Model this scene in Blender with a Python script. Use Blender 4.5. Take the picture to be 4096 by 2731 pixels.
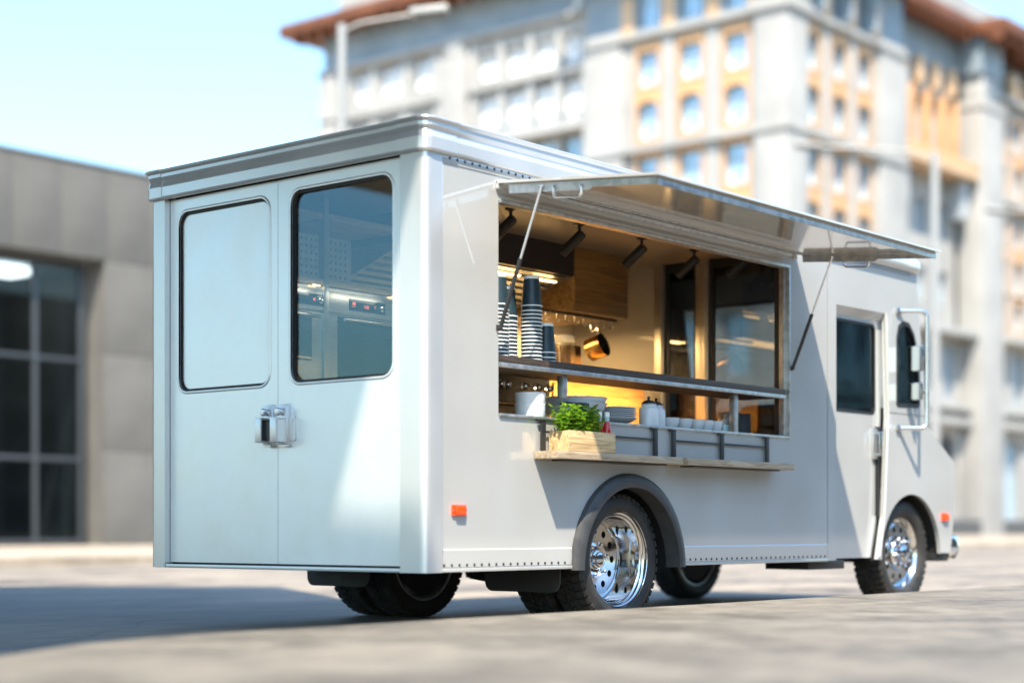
import bpy, bmesh, math, random
from mathutils import Vector, Matrix
from mathutils.geometry import tessellate_polygon
random.seed(7)
R = math.radians
for o in list(bpy.data.objects):
    bpy.data.objects.remove(o)
scene = bpy.context.scene
col = scene.collection

# ------------------------------------------------------------------ camera
cd = bpy.data.cameras.new("camera")
cam = bpy.data.objects.new("camera", cd)
col.objects.link(cam)
cam.location = (-6.3276, -5.8406, 0.565)
cam.rotation_euler = (R(90), 0, R(39.8 - 90))
cd.sensor_width = 36
cd.lens = 36 * 6850 / 4096
cd.shift_y = (2114 - 1365.5) / 4096
cd.clip_start = 0.1
cd.clip_end = 3000
cd.dof.use_dof = True
cd.dof.focus_distance = 9.9
cd.dof.aperture_fstop = 0.75
scene.camera = cam

# ------------------------------------------------------------------ sky, sun, exposure
SUN = Vector((0.429, 0.360, -0.829)).normalized()      # the way the light travels
world = bpy.data.worlds.new("World")
scene.world = world
world.use_nodes = True
wn = world.node_tree
bg = wn.nodes["Background"]
sky = wn.nodes.new("ShaderNodeTexSky")
sky.sky_type = 'NISHITA'
sky.sun_disc = False
sky.sun_elevation = math.asin(-SUN.z)
sky.sun_rotation = math.atan2(-SUN.x, -SUN.y)
sky.air_density = 1.6
sky.dust_density = 1.5
sky.ozone_density = 7.0
grade = wn.nodes.new("ShaderNodeMix")
grade.data_type = 'RGBA'
grade.blend_type = 'MULTIPLY'
grade.inputs[0].default_value = 1.0
grade.inputs[7].default_value = (0.88, 1.0, 1.03, 1)
wn.links.new(sky.outputs[0], grade.inputs[6])
wn.links.new(grade.outputs[2], bg.inputs[0])
bg.inputs[1].default_value = 0.14
sd = bpy.data.lights.new("sun", 'SUN')
sd.energy = 4.2
sd.angle = R(1.2)
sd.color = (1.0, 0.88, 0.71)
sun = bpy.data.objects.new("sun", sd)
col.objects.link(sun)
sun.rotation_euler = SUN.to_track_quat('-Z', 'Y').to_euler()
sun.location = (-20, -18, 40)
scene.view_settings.view_transform = 'Standard'
scene.view_settings.look = 'None'
scene.view_settings.exposure = 1.6
scene.view_settings.gamma = 1.0
scene.view_settings.use_curve_mapping = False
scene.cycles.use_denoising = True
scene.cycles.max_bounces = 10
scene.cycles.transparent_max_bounces = 16
scene.cycles.sample_clamp_indirect = 6.0
scene.cycles.caustics_reflective = False
scene.cycles.caustics_refractive = False

# ------------------------------------------------------------------ materials
def principled(name, color, rough=0.5, metal=0.0, coat=0.0, coat_r=0.05, spec=0.5, emit=None, emit_s=0.0, trans=0.0, ior=1.45):
    m = bpy.data.materials.new(name)
    m.use_nodes = True
    p = m.node_tree.nodes["Principled BSDF"]
    p.inputs["Base Color"].default_value = (*color, 1)
    p.inputs["Roughness"].default_value = rough
    p.inputs["Metallic"].default_value = metal
    p.inputs["Coat Weight"].default_value = coat
    p.inputs["Coat Roughness"].default_value = coat_r
    p.inputs["Specular IOR Level"].default_value = spec
    p.inputs["IOR"].default_value = ior
    p.inputs["Transmission Weight"].default_value = trans
    if emit:
        p.inputs["Emission Color"].default_value = (*emit, 1)
        p.inputs["Emission Strength"].default_value = emit_s
    return m

def vary(m, c1, c2, scale=4.0, detail=6.0, rough=None, bump=0.0, stretch=(1, 1, 1), lo=0.35, hi=0.65, bump_scale=None, distortion=0.0):
    """grain: noise in object space mixes two colours and drives roughness and fine relief"""
    nt = m.node_tree
    p = nt.nodes["Principled BSDF"]
    tc = nt.nodes.new("ShaderNodeTexCoord")
    mp = nt.nodes.new("ShaderNodeMapping")
    mp.inputs["Scale"].default_value = stretch
    nz = nt.nodes.new("ShaderNodeTexNoise")
    nz.inputs["Scale"].default_value = scale
    nz.inputs["Detail"].default_value = detail
    nz.inputs["Distortion"].default_value = distortion
    rp = nt.nodes.new("ShaderNodeValToRGB")
    rp.color_ramp.elements[0].position = lo
    rp.color_ramp.elements[1].position = hi
    rp.color_ramp.elements[0].color = (*c1, 1)
    rp.color_ramp.elements[1].color = (*c2, 1)
    L = nt.links.new
    L(tc.outputs["Object"], mp.inputs["Vector"])
    L(mp.outputs[0], nz.inputs["Vector"])
    L(nz.outputs["Fac"], rp.inputs["Fac"])
    L(rp.outputs[0], p.inputs["Base Color"])
    if rough:
        mr = nt.nodes.new("ShaderNodeMapRange")
        mr.inputs[1].default_value = 0.3
        mr.inputs[2].default_value = 0.7
        mr.inputs[3].default_value = rough[0]
        mr.inputs[4].default_value = rough[1]
        L(nz.outputs["Fac"], mr.inputs[0])
        L(mr.outputs[0], p.inputs["Roughness"])
    if bump:
        src = nz
        if bump_scale:
            src = nt.nodes.new("ShaderNodeTexNoise")
            src.inputs["Scale"].default_value = bump_scale
            src.inputs["Detail"].default_value = 4
            L(mp.outputs[0], src.inputs["Vector"])
        b = nt.nodes.new("ShaderNodeBump")
        b.inputs["Strength"].default_value = bump
        b.inputs["Distance"].default_value = 0.01
        L(src.outputs["Fac"], b.inputs["Height"])
        L(b.outputs[0], p.inputs["Normal"])
    return m

def glass_sheet(name, tint, gloss=0.04, rough=0.0, f0=1.5, gtint=(1, 1, 1)):
    """a thin pane: tinted see-through with a Fresnel reflection"""
    m = bpy.data.materials.new(name)
    m.use_nodes = True
    nt = m.node_tree
    nt.nodes.remove(nt.nodes["Principled BSDF"])
    out = nt.nodes["Material Output"]
    t = nt.nodes.new("ShaderNodeBsdfTransparent")
    t.inputs[0].default_value = (*tint, 1)
    g = nt.nodes.new("ShaderNodeBsdfGlossy")
    g.inputs["Color"].default_value = (*gtint, 1)
    g.inputs["Roughness"].default_value = rough
    lw = nt.nodes.new("ShaderNodeLayerWeight")
    lw.inputs["Blend"].default_value = 0.5
    pw = nt.nodes.new("ShaderNodeMath")
    pw.operation = 'POWER'
    pw.inputs[1].default_value = 5.0 - (f0 - 1.45) * 6
    ad = nt.nodes.new("ShaderNodeMath")
    ad.operation = 'ADD'
    ad.use_clamp = True
    ad.inputs[1].default_value = gloss
    nt.links.new(lw.outputs["Facing"], pw.inputs[0])
    mx = nt.nodes.new("ShaderNodeMixShader")
    nt.links.new(pw.outputs[0], ad.inputs[0])
    nt.links.new(ad.outputs[0], mx.inputs[0])
    nt.links.new(t.outputs[0], mx.inputs[1])
    nt.links.new(g.outputs[0], mx.inputs[2])
    nt.links.new(mx.outputs[0], out.inputs[0])
    return m

M = {}
M['paint'] = vary(principled('white paint', (.5, .5, .49), .26, metal=.12, coat=1.0, coat_r=.045), (.44, .44, .425), (.475, .475, .46), 1.6, 5, rough=(.285, .36))
M['paint'].node_tree.nodes['Principled BSDF'].inputs['Coat IOR'].default_value = 2.4
M['door_paint'] = vary(principled('satin door paint', (.7, .72, .73), .3, metal=.6, coat=.25, coat_r=.2), (.66, .705, .735), (.76, .795, .82), 4, 7, rough=(.285, .37), lo=.3, hi=.7)
M['trim_paint'] = vary(principled('trim paint', (.7, .72, .73), .3, metal=.6, coat=.4, coat_r=.08), (.58, .6, .61), (.63, .65, .66), 2, 2, rough=(.285, .34))
M['galv'] = vary(principled('galvanized steel', (.5, .52, .53), .4, metal=.85), (.4, .42, .43), (.56, .58, .59), 22, 3, rough=(.3, .5), lo=.38, hi=.62)
M['alum'] = principled('bright aluminium', (.75, .76, .77), .25, metal=1)
M['chrome'] = principled('chrome', (.56, .57, .58), .08, metal=1)
M['chrome_bright'] = principled('bright chrome', (.85, .86, .87), .07, metal=1)
M['latch'] = principled('satin latch metal', (.62, .64, .66), .32, metal=.8)
M['chrome_soft'] = principled('polished rim', (.5, .51, .52), .14, metal=1)
M['steel'] = vary(principled('brushed steel', (.55, .55, .54), .3, metal=.9), (.48, .48, .47), (.62, .62, .61), 30, 3, rough=(.29, .42), stretch=(1, 1, 22))
M['rubber'] = vary(principled('black rubber', (.018, .018, .019), .6), (.014, .014, .015), (.026, .026, .027), 9, 5, rough=(.5, .7))
M['tyre'] = vary(principled('tyre rubber', (.02, .02, .02), .62), (.016, .016, .016), (.034, .033, .031), 14, 6, rough=(.5, .75))
M['arch'] = vary(principled('arch moulding', (.04, .042, .045), .5), (.035, .037, .04), (.05, .052, .054), 12, 4, rough=(.42, .56))
M['gasket'] = principled('window gasket', (.008, .008, .009), .45)
M['black_metal'] = principled('black powder coated steel', (.02, .021, .023), .42)
M['black_gloss'] = principled('gloss black', (.008, .008, .009), .08, coat=.3)
M['dark'] = principled('underbody black', (.012, .012, .013), .7)
M['amber'] = principled('amber lens', (.85, .055, .004), .18, coat=.6, emit=(1, .09, .0), emit_s=.1)
M['wall_in'] = vary(principled('interior lining', (.45, .43, .4), .42, coat=.1), (.42, .4, .37), (.47, .45, .42), 3, 4)
M['awning_under'] = principled('awning lining', (.56, .54, .5), .16, coat=.7, coat_r=.02)
M['ceil_in'] = principled('ceiling lining', (.34, .31, .27), .4)
M['hood'] = principled('dark hood steel', (.05, .047, .047), .35, metal=.4)
M['stove'] = principled('black enamel', (.012, .013, .015), .2, coat=.3)
M['cup'] = vary(principled('dark paper', (.012, .03, .042), .4), (.011, .027, .038), (.016, .036, .048), 30, 3)
M['cup_white'] = principled('white paper rim', (.82, .82, .8), .5)
M['ceramic'] = principled('pale ceramic', (.56, .6, .62), .3, coat=.15)
M['ceramic_white'] = principled('white ceramic', (.78, .78, .76), .3, coat=.2)
M['canister'] = principled('pale glazed jar', (.66, .69, .7), .28, coat=.2)
M['lid'] = principled('dark lid', (.03, .034, .038), .35)
M['copper'] = principled('golden pan metal', (.75, .48, .2), .16, metal=1)
M['pan_in'] = principled('pan non-stick', (.012, .012, .012), .35)
M['red'] = principled('ketchup', (.42, .012, .006), .2, coat=.4)
M['label'] = principled('bottle label', (.35, .55, .58), .5)
M['jarglass'] = glass_sheet('jar glass', (.93, .95, .95), .05, 0, 1.45)
M['warm_led'] = principled('warm light strip', (1, .8, .5), .4, emit=(1, .6, .22), emit_s=4)
M['lamp_white'] = principled('office ceiling light', (1, 1, 1), .4, emit=(1, .98, .94), emit_s=3.2)
M['display'] = principled('oven display', (.006, .008, .01), .12)
M['digits'] = principled('display digits', (.9, .2, .15), .4, emit=(1, .25, .18), emit_s=.35)
M['oven_glass'] = principled('oven glass', (.012, .014, .016), .06, coat=.3)
M['rack'] = principled('oven rack', (.6, .6, .58), .25, metal=1)
M['tray'] = principled('oven tray', (.5, .5, .5), .35, metal=.6)
M['hole'] = principled('punched hole', (.02, .02, .02), .7)

def wood(name, c1, c2, axis=0, scale=1.0, rough=(.42, .6), bump=.25):
    m = principled(name, c1, .5)
    nt = m.node_tree
    p = nt.nodes["Principled BSDF"]
    tc = nt.nodes.new("ShaderNodeTexCoord")
    mp = nt.nodes.new("ShaderNodeMapping")
    s = [14 * scale] * 3
    s[axis] = 0.9 * scale
    mp.inputs["Scale"].default_value = s
    nz = nt.nodes.new("ShaderNodeTexNoise")
    nz.inputs["Scale"].default_value = 3.2
    nz.inputs["Detail"].default_value = 9
    nz.inputs["Distortion"].default_value = 1.1
    rp = nt.nodes.new("ShaderNodeValToRGB")
    rp.color_ramp.elements[0].position = .3
    rp.color_ramp.elements[1].position = .7
    rp.color_ramp.elements[0].color = (*c1, 1)
    rp.color_ramp.elements[1].color = (*c2, 1)
    b = nt.nodes.new("ShaderNodeBump")
    b.inputs["Strength"].default_value = bump
    b.inputs["Distance"].default_value = .006
    mr = nt.nodes.new("ShaderNodeMapRange")
    mr.inputs[3].default_value = rough[0]
    mr.inputs[4].default_value = rough[1]
    L = nt.links.new
    L(tc.outputs["Object"], mp.inputs["Vector"])
    L(mp.outputs[0], nz.inputs["Vector"])
    L(nz.outputs["Fac"], rp.inputs[0])
    L(rp.outputs[0], p.inputs["Base Color"])
    L(nz.outputs["Fac"], b.inputs["Height"])
    L(b.outputs[0], p.inputs["Normal"])
    L(nz.outputs["Fac"], mr.inputs[0])
    L(mr.outputs[0], p.inputs["Roughness"])
    return m
M['oak'] = wood('weathered oak', (.2, .145, .09), (.46, .37, .26), 0, 1.4)
M['pine'] = wood('raw crate pine', (.3, .19, .085), (.68, .5, .27), 0, 1.0, bump=.35)
M['dark_wood'] = wood('dark stained wood', (.022, .017, .014), (.07, .05, .038), 0, 1.5)
M['honey'] = wood('honey cabinet wood', (.15, .08, .025), (.36, .21, .075), 0, .7, (.3, .45), .08)
M['shelf_wood'] = wood('pale shelf wood', (.42, .29, .17), (.66, .5, .33), 0, 1.2, bump=.1)
M['block'] = wood('brown block wood', (.11, .055, .02), (.2, .11, .045), 2, 1.0)

M['glass_tint'] = glass_sheet('tinted rear glass', (.74, .8, .82), .07, 0.0, 1.5, (.6, .86, 1))
M['glass_clear'] = glass_sheet('partition glass', (.5, .52, .53), .04, 0, 1.5)
M['glass_dark'] = glass_sheet('dark cab glass', (.22, .3, .34), .03, 0, 1.5)
M['glass_wind'] = glass_sheet('windscreen glass', (.8, .84, .84), .02, 0, 1.5)

# city materials
M['stone'] = vary(principled('pale limestone', (.305, .302, .292), .75), (.275, .272, .263), (.335, .332, .32), .35, 8, bump=.1)
M['stone_light'] = vary(principled('light stone', (.34, .337, .327), .7), (.315, .312, .303), (.365, .362, .35), .4, 6)
M['slate_clad'] = vary(principled('slate blue cladding', (.22, .27, .31), .6), (.19, .24, .28), (.26, .31, .35), .5, 5)  # own slate blue colour of the attic and frieze walls
M['ochre'] = vary(principled('ochre surround', (.62, .38, .17), .6), (.48, .27, .13), (.56, .33, .17), 1.2, 4)
M['ochre_light'] = vary(principled('pale ochre panel', (.76, .6, .42), .6), (.48, .32, .19), (.56, .39, .25), 1.2, 4)
M['rust'] = vary(principled('rust red eaves', (.135, .045, .017), .6), (.11, .036, .013), (.165, .057, .022), .8, 4)
M['pane'] = principled('building window glass', (.46, .62, .74), .22, metal=.5)
M['curtain_glare'] = principled('white window blind', (.8, .8, .8), .5)  # white of the curtains; also stands in for glare on left wing panes
M['frame_grey'] = principled('window frame grey', (.36, .39, .42), .5)
M['plinth'] = principled('dark plinth stone', (.07, .072, .075), .6)
M['concrete'] = vary(principled('concrete panel', (.115, .112, .104), .8), (.1, .098, .091), (.13, .126, .117), .7, 9, bump=.08)
M['glazing'] = glass_sheet('office glazing', (.5, .55, .57), .03, 0, 1.45)
M['dark_room'] = principled('dim interior', (.02, .023, .028), .8)
M['mullion'] = principled('mullion grey', (.06, .07, .08), .45, metal=.2)
M['lamp_grey'] = principled('lamp post grey', (.3, .3, .29), .5, metal=.2)
M['kerb'] = vary(principled('kerb stone', (.3, .26, .2), .8), (.24, .2, .15), (.35, .3, .235), 2.2, 8, bump=.2, bump_scale=40)
def ground(name, dark, light, big, mid, streak, rough, crack=.3):
    """mineral ground: large patches, palm-sized mottling, grit and thin cracks"""
    m = principled(name, light, .8)
    nt = m.node_tree
    L = nt.links.new
    p = nt.nodes["Principled BSDF"]
    tc = nt.nodes.new("ShaderNodeTexCoord")
    mp = nt.nodes.new("ShaderNodeMapping")
    mp.inputs["Scale"].default_value = streak
    L(tc.outputs["Object"], mp.inputs["Vector"])
    def noise(scale, detail, v=mp.outputs[0], dist=0.0):
        n = nt.nodes.new("ShaderNodeTexNoise")
        n.inputs["Scale"].default_value = scale
        n.inputs["Detail"].default_value = detail
        n.inputs["Distortion"].default_value = dist
        L(v, n.inputs["Vector"])
        return n.outputs["Fac"]
    def mathn(op, a, b):
        n = nt.nodes.new("ShaderNodeMath")
        n.operation = op
        for k, q in enumerate((a, b)):
            if isinstance(q, (int, float)):
                n.inputs[k].default_value = q
            else:
                L(q, n.inputs[k])
        return n.outputs[0]
    a = noise(big, 8, dist=.8)
    c = noise(mid, 10)
    g = noise(150, 3, tc.outputs["Object"])
    s = mathn('ADD', mathn('MULTIPLY', a, .5), mathn('ADD', mathn('MULTIPLY', c, .32), mathn('MULTIPLY', g, .18)))
    vo = nt.nodes.new("ShaderNodeTexVoronoi")
    vo.feature = 'DISTANCE_TO_EDGE'
    vo.inputs["Scale"].default_value = .35
    wv = nt.nodes.new("ShaderNodeMix")
    wv.data_type = 'RGBA'
    wv.inputs[0].default_value = .25
    nv = nt.nodes.new("ShaderNodeTexNoise")
    nv.inputs["Scale"].default_value = 1.3
    nv.inputs["Detail"].default_value = 6
    L(tc.outputs["Object"], nv.inputs["Vector"])
    L(tc.outputs["Object"], wv.inputs[6])
    L(nv.outputs["Color"], wv.inputs[7])
    L(wv.outputs[2], vo.inputs["Vector"])
    ck = mathn('LESS_THAN', vo.outputs["Distance"], .0035)
    rp = nt.nodes.new("ShaderNodeValToRGB")
    rp.color_ramp.elements[0].position = .4
    rp.color_ramp.elements[1].position = .6
    rp.color_ramp.elements[0].color = (*dark, 1)
    rp.color_ramp.elements[1].color = (*light, 1)
    L(s, rp.inputs[0])
    mx = nt.nodes.new("ShaderNodeMix")
    mx.data_type = 'RGBA'
    mx.inputs[7].default_value = (dark[0] * .45, dark[1] * .45, dark[2] * .45, 1)
    L(mathn('MULTIPLY', ck, crack), mx.inputs[0])
    L(rp.outputs[0], mx.inputs[6])
    L(mx.outputs[2], p.inputs["Base Color"])
    mr = nt.nodes.new("ShaderNodeMapRange")
    mr.inputs[1].default_value, mr.inputs[2].default_value = .35, .65
    mr.inputs[3].default_value, mr.inputs[4].default_value = rough
    L(s, mr.inputs[0])
    L(mr.outputs[0], p.inputs["Roughness"])
    b = nt.nodes.new("ShaderNodeBump")
    b.inputs["Strength"].default_value = .5
    b.inputs["Distance"].default_value = .006
    L(mathn('SUBTRACT', mathn('ADD', g, mathn('MULTIPLY', c, 1.5)), mathn('MULTIPLY', ck, crack * 2)), b.inputs["Height"])
    L(b.outputs[0], p.inputs["Normal"])
    return m
M['road'] = ground('worn road asphalt', (.095, .08, .062), (.3, .254, .198), .5, 3.2, (.8, 1.5, 1), (.5, .85))
M['pavement'] = ground('pavement concrete', (.078, .07, .058), (.18, .163, .136), 1.3, 9, (1, 1, 1), (.65, .9), 0.0)
M['leaf'] = vary(principled('leaf green', (.1, .25, .02), .4), (.08, .2, .012), (.3, .5, .045), 20, 2)
M['leaf'].node_tree.nodes['Principled BSDF'].inputs['Transmission Weight'].default_value = .0
_nt = M['leaf'].node_tree
_tr = _nt.nodes.new('ShaderNodeBsdfTranslucent')
_tr.inputs[0].default_value = (.25, .5, .03, 1)
_mx = _nt.nodes.new('ShaderNodeMixShader')
_mx.inputs[0].default_value = .35
_nt.links.new(_nt.nodes['Principled BSDF'].outputs[0], _mx.inputs[1])
_nt.links.new(_tr.outputs[0], _mx.inputs[2])
_nt.links.new(_mx.outputs[0], _nt.nodes['Material Output'].inputs[0])
M['stem'] = principled('plant stem', (.12, .2, .04), .6)
M['soil'] = principled('dark soil', (.03, .022, .015), .9)

# ------------------------------------------------------------------ mesh helpers
class MB:
    def __init__(s):
        s.v, s.f, s.mi, s.mats = [], [], [], []
    def slot(s, m):
        m = M[m] if isinstance(m, str) else m
        if m not in s.mats:
            s.mats.append(m)
        return s.mats.index(m)
    def add(s, verts, faces, m, mat=None):
        k, b = s.slot(m), len(s.v)
        s.v += [tuple(mat @ Vector(p)) if mat else tuple(p) for p in verts]
        for f in faces:
            s.f.append([b + i for i in f])
            s.mi.append(k)
        return s
    def box(s, a, b, m, bev=0.0, mat=None):
        x0, y0, z0 = [min(p, q) for p, q in zip(a, b)]
        x1, y1, z1 = [max(p, q) for p, q in zip(a, b)]
        if bev <= 0:
            v = [(x0, y0, z0), (x1, y0, z0), (x1, y1, z0), (x0, y1, z0), (x0, y0, z1), (x1, y0, z1), (x1, y1, z1), (x0, y1, z1)]
            f = [(0, 3, 2, 1), (4, 5, 6, 7), (0, 1, 5, 4), (1, 2, 6, 5), (2, 3, 7, 6), (3, 0, 4, 7)]
            return s.add(v, f, m, mat)
        bm = bmesh.new()
        bmesh.ops.create_cube(bm, size=1)
        for q in bm.verts:
            q.co = Vector((x0 + (q.co.x + .5) * (x1 - x0), y0 + (q.co.y + .5) * (y1 - y0), z0 + (q.co.z + .5) * (z1 - z0)))
        bev = min(bev, .45 * min(x1 - x0, y1 - y0, z1 - z0))
        bmesh.ops.bevel(bm, geom=bm.edges[:], offset=bev, segments=2, profile=.6, affect='EDGES')
        bm.verts.index_update()
        s.add([q.co[:] for q in bm.verts], [[w.index for w in f.verts] for f in bm.faces], m, mat)
        bm.free()
        return s
    def plate(s, outer, holes, t, m, frame, side_m=None):
        """flat sheet with holes: 2D outline (u,v); frame(u,v,w) -> xyz; w runs 0..t"""
        loops = [outer] + list(holes)
        pts = [p for l in loops for p in l]
        tris = tessellate_polygon([[Vector((p[0], p[1], 0)) for p in l] for l in loops])
        n = len(pts)
        v = [frame(p[0], p[1], 0) for p in pts] + [frame(p[0], p[1], t) for p in pts]
        f = [tuple(q) for q in tris] + [tuple(n + i for i in reversed(q)) for q in tris]
        s.add(v, f, m)
        v2, f2, b = [], [], 0
        for l in loops:
            k = len(l)
            o = len(v2)
            v2 += [frame(p[0], p[1], 0) for p in l] + [frame(p[0], p[1], t) for p in l]
            for i in range(k):
                j = (i + 1) % k
                f2.append((o + i, o + j, o + k + j, o + k + i))
        return s.add(v2, f2, side_m or m)
    def tube(s, path, r, m, n=8, cap=True, mat=None):
        P = [Vector(p) for p in path]
        rr = r if isinstance(r, (list, tuple)) else [r] * len(P)
        v, f = [], []
        up = None
        for i, p in enumerate(P):
            d = (P[min(i + 1, len(P) - 1)] - P[max(i - 1, 0)]).normalized()
            if up is None:
                up = Vector((0, 0, 1)) if abs(d.z) < .9 else Vector((1, 0, 0))
            a = d.cross(up).normalized()
            up = a.cross(d).normalized()
            for k in range(n):
                t = 2 * math.pi * k / n
                v.append(p + (a * math.cos(t) + up * math.sin(t)) * rr[i])
        for i in range(len(P) - 1):
            for k in range(n):
                f.append((i * n + k, i * n + (k + 1) % n, (i + 1) * n + (k + 1) % n, (i + 1) * n + k))
        if cap:
            f.append(tuple(reversed(range(n))))
            f.append(tuple((len(P) - 1) * n + k for k in range(n)))
        return s.add(v, f, m, mat)
    def lathe(s, prof, m, n=32, mat=None, close=False, mats=None):
        """profile of (radius, height) round +Z"""
        v, k = [], len(prof)
        for i in range(n):
            t = 2 * math.pi * i / n
            for r, h in prof:
                v.append((r * math.cos(t), r * math.sin(t), h))
        segs = k if close else k - 1
        for j in range(segs):
            f = []
            for i in range(n):
                a, b = i * k + j, ((i + 1) % n) * k + j
                c, d = ((i + 1) % n) * k + (j + 1) % k, i * k + (j + 1) % k
                f.append((a, b, c, d))
            mm = mats[j] if mats else m
            if j == 0:
                base = len(s.v)
                s.v += [tuple(mat @ Vector(p)) if mat else p for p in v]
            q = s.slot(mm)
            for ff in f:
                s.f.append([base + i for i in ff])
                s.mi.append(q)
        return s
    def build(s, name, parent=None, loc=None, angle=32, kind=None):
        me = bpy.data.meshes.new(name)
        off = Vector(loc) if loc is not None else Vector()
        me.from_pydata([Vector(p) - off for p in s.v], [], s.f)
        for m in s.mats:
            me.materials.append(m)
        me.polygons.foreach_set('material_index', s.mi)
        bm = bmesh.new()
        bm.from_mesh(me)
        bmesh.ops.remove_doubles(bm, verts=bm.verts, dist=1e-6)
        bmesh.ops.recalc_face_normals(bm, faces=bm.faces)
        bm.to_mesh(me)
        bm.free()
        me.polygons.foreach_set('use_smooth', [True] * len(me.polygons))
        me.set_sharp_from_angle(angle=R(angle))
        me.update()
        o = bpy.data.objects.new(name, me)
        col.objects.link(o)
        o.location = off
        if parent:
            o.parent = parent
        if kind:
            o['kind'] = kind
        return o

def tag(o, label, cat, group=None):
    o['label'] = label
    o['category'] = cat
    if group:
        o['group'] = group
    return o

def thing(name, label, cat, loc=(0, 0, 0), rz=0, group=None):
    o = bpy.data.objects.new(name, None)
    col.objects.link(o)
    o.empty_display_size = .1
    o.location = loc
    o.rotation_euler = (0, 0, rz)
    return tag(o, label, cat, group)

def kids(o):
    return [c for c in bpy.data.objects if c.parent == o]

def copy_tree(o, parent=None, loc=None, rz=None):
    c = o.copy()
    col.objects.link(c)
    if parent:
        c.parent = parent
    if loc is not None:
        c.location = loc
    if rz is not None:
        c.rotation_euler = (0, 0, rz)
    for k in kids(o):
        if k is not c:
            copy_tree(k, c)
    return c

def arc(cx, cz, r, a0, a1, n, rz=None):
    rz = rz or r
    return [(cx + r * math.cos(R(a0 + (a1 - a0) * i / n)), cz + rz * math.sin(R(a0 + (a1 - a0) * i / n))) for i in range(n + 1)]

def rrect(x0, z0, x1, z1, r, n=5):
    p = []
    for cx, cz, a in ((x1 - r, z1 - r, 0), (x0 + r, z1 - r, 90), (x0 + r, z0 + r, 180), (x1 - r, z0 + r, 270)):
        p += arc(cx, cz, r, a, a + 90, n)
    return p

def fillet(path, r, n=4):
    """round the corners of a 3D polyline"""
    P = [Vector(p) for p in path]
    out = [P[0]]
    for a, b, c in zip(P, P[1:], P[2:]):
        d1, d2 = (a - b), (c - b)
        k = min(r, d1.length * .45, d2.length * .45)
        s0, e0 = b + d1.normalized() * k, b + d2.normalized() * k
        for i in range(n + 1):
            t = i / n
            out.append((s0 * (1 - t) + b * t) * (1 - t) + (b * (1 - t) + e0 * t) * t)
    out.append(P[-1])
    return out

def ring(u, w=.012):
    return u

# ------------------------------------------------------------------ ground
def struct(o):
    o['kind'] = 'structure'
    return o

b = MB()
b.add([(-900, -900, 0), (1400, -900, 0), (1400, 1400, 0), (-900, 1400, 0)], [(0, 1, 2, 3)], 'road')
struct(b.build('road'))

def slab(name, poly, z, m, edge_m=None, bev=.014):
    """raised pavement with a softened top edge"""
    n = len(poly)
    P = [Vector((p[0], p[1], 0)) for p in poly]
    inset = []
    for i in range(n):
        a, q, c = P[i - 1], P[i], P[(i + 1) % n]
        d1, d2 = (q - a).normalized(), (c - q).normalized()
        n1, n2 = Vector((-d1.y, d1.x, 0)), Vector((-d2.y, d2.x, 0))
        k = (n1 + n2)
        k = k / max(.3, k.length_squared) * 2
        inset.append(q + k * bev)
    v = [(p.x, p.y, -.05) for p in P] + [(p.x, p.y, z - bev) for p in P] + [(p.x, p.y, z) for p in inset]
    b = MB()
    tr = tessellate_polygon([inset])
    b.add(v, [(i, (i + 1) % n, n + (i + 1) % n, n + i) for i in range(n)], edge_m or m)
    b.add(v, [(n + i, n + (i + 1) % n, 2 * n + (i + 1) % n, 2 * n + i) for i in range(n)], edge_m or m)
    b.add([tuple(p) for p in inset] and [(p.x, p.y, z) for p in inset], [tuple(t) for t in tr], m)
    return struct(b.build(name))

near = [(300, -4.8), (300, -60), (-4.75, -60), (-4.75, -4.3), (-4.68, -3.3), (-4.4, -2.4), (-4.0, -1.75), (-3.55, -1.28),
        (-3.09, -.955), (-2.85, -.82), (-2.6, -.69), (-2.3, -.585), (-1.95, -.54), (-1.5, -.53), (-.6, -.545), (5.8, -.645)]
slab('pavement_near', list(reversed(near)), .15, 'pavement', 'kerb')
slab('pavement_far', [(-300, 16.1), (500, 16.1), (500, 400), (-300, 400)], .15, 'kerb')

# ------------------------------------------------------------------ concrete office building (left)
YL = 29.48
ob = thing('office_building', 'low grey concrete building with tall dark glazing and grey mullions', 'building', (20, YL, .15))
def part(b, name, parent, **k):
    """link a mesh under a thing, its coordinates given in world space"""
    o = b.build(name, None, **k)
    o.parent = parent
    pl = parent.location
    if parent.parent:
        pl = pl + parent.parent.location
    o.location = o.location - pl
    return o
b = MB()
b.box((-8, YL + .12, 7.2), (25.6, YL + 14, 9.6), 'concrete')
b.box((20.11, YL + .12, .1), (25.6, YL + 14, 7.2), 'concrete')
b.box((-8, YL + 6, .1), (20.11, YL + 14, 7.2), 'dark_room')
part(b, 'wall', ob)
pm = {}
def panel(x0, x1, z0, z1):
    key = (round(x1 - x0, 2), round(z1 - z0, 2))
    if key not in pm:
        b = MB()
        b.box((0, 0, 0), (x1 - x0 - .01, .14, z1 - z0 - .01), 'concrete', .004)
        pm[key] = b.build('panel', ob)
        o = pm[key]
    else:
        o = pm[key].copy()
        col.objects.link(o)
    o.location = Vector((x0 + .005, YL - .015, z0 + .005)) - ob.location
x = 17.43 - 1.372 * 6
while x < 25:
    panel(x, x + 1.372, 7.28, 9.64)
    x += 1.372
for z0, z1 in ((.15, 2.51), (2.51, 4.94), (4.94, 7.28)):
    for x0 in (20.11, 22.85):
        panel(x0, x0 + 2.74, z0, z1)
b = MB()
b.box((-8, YL - .05, 9.6), (25.65, YL + .3, 9.66), 'concrete', .01)
part(b, 'coping', ob)
gy = YL + .55
b = MB()
b.box((-7.5, gy, .15), (19.8, gy + .012, 7.2), 'glazing')
part(b, 'glazing', ob)
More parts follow.
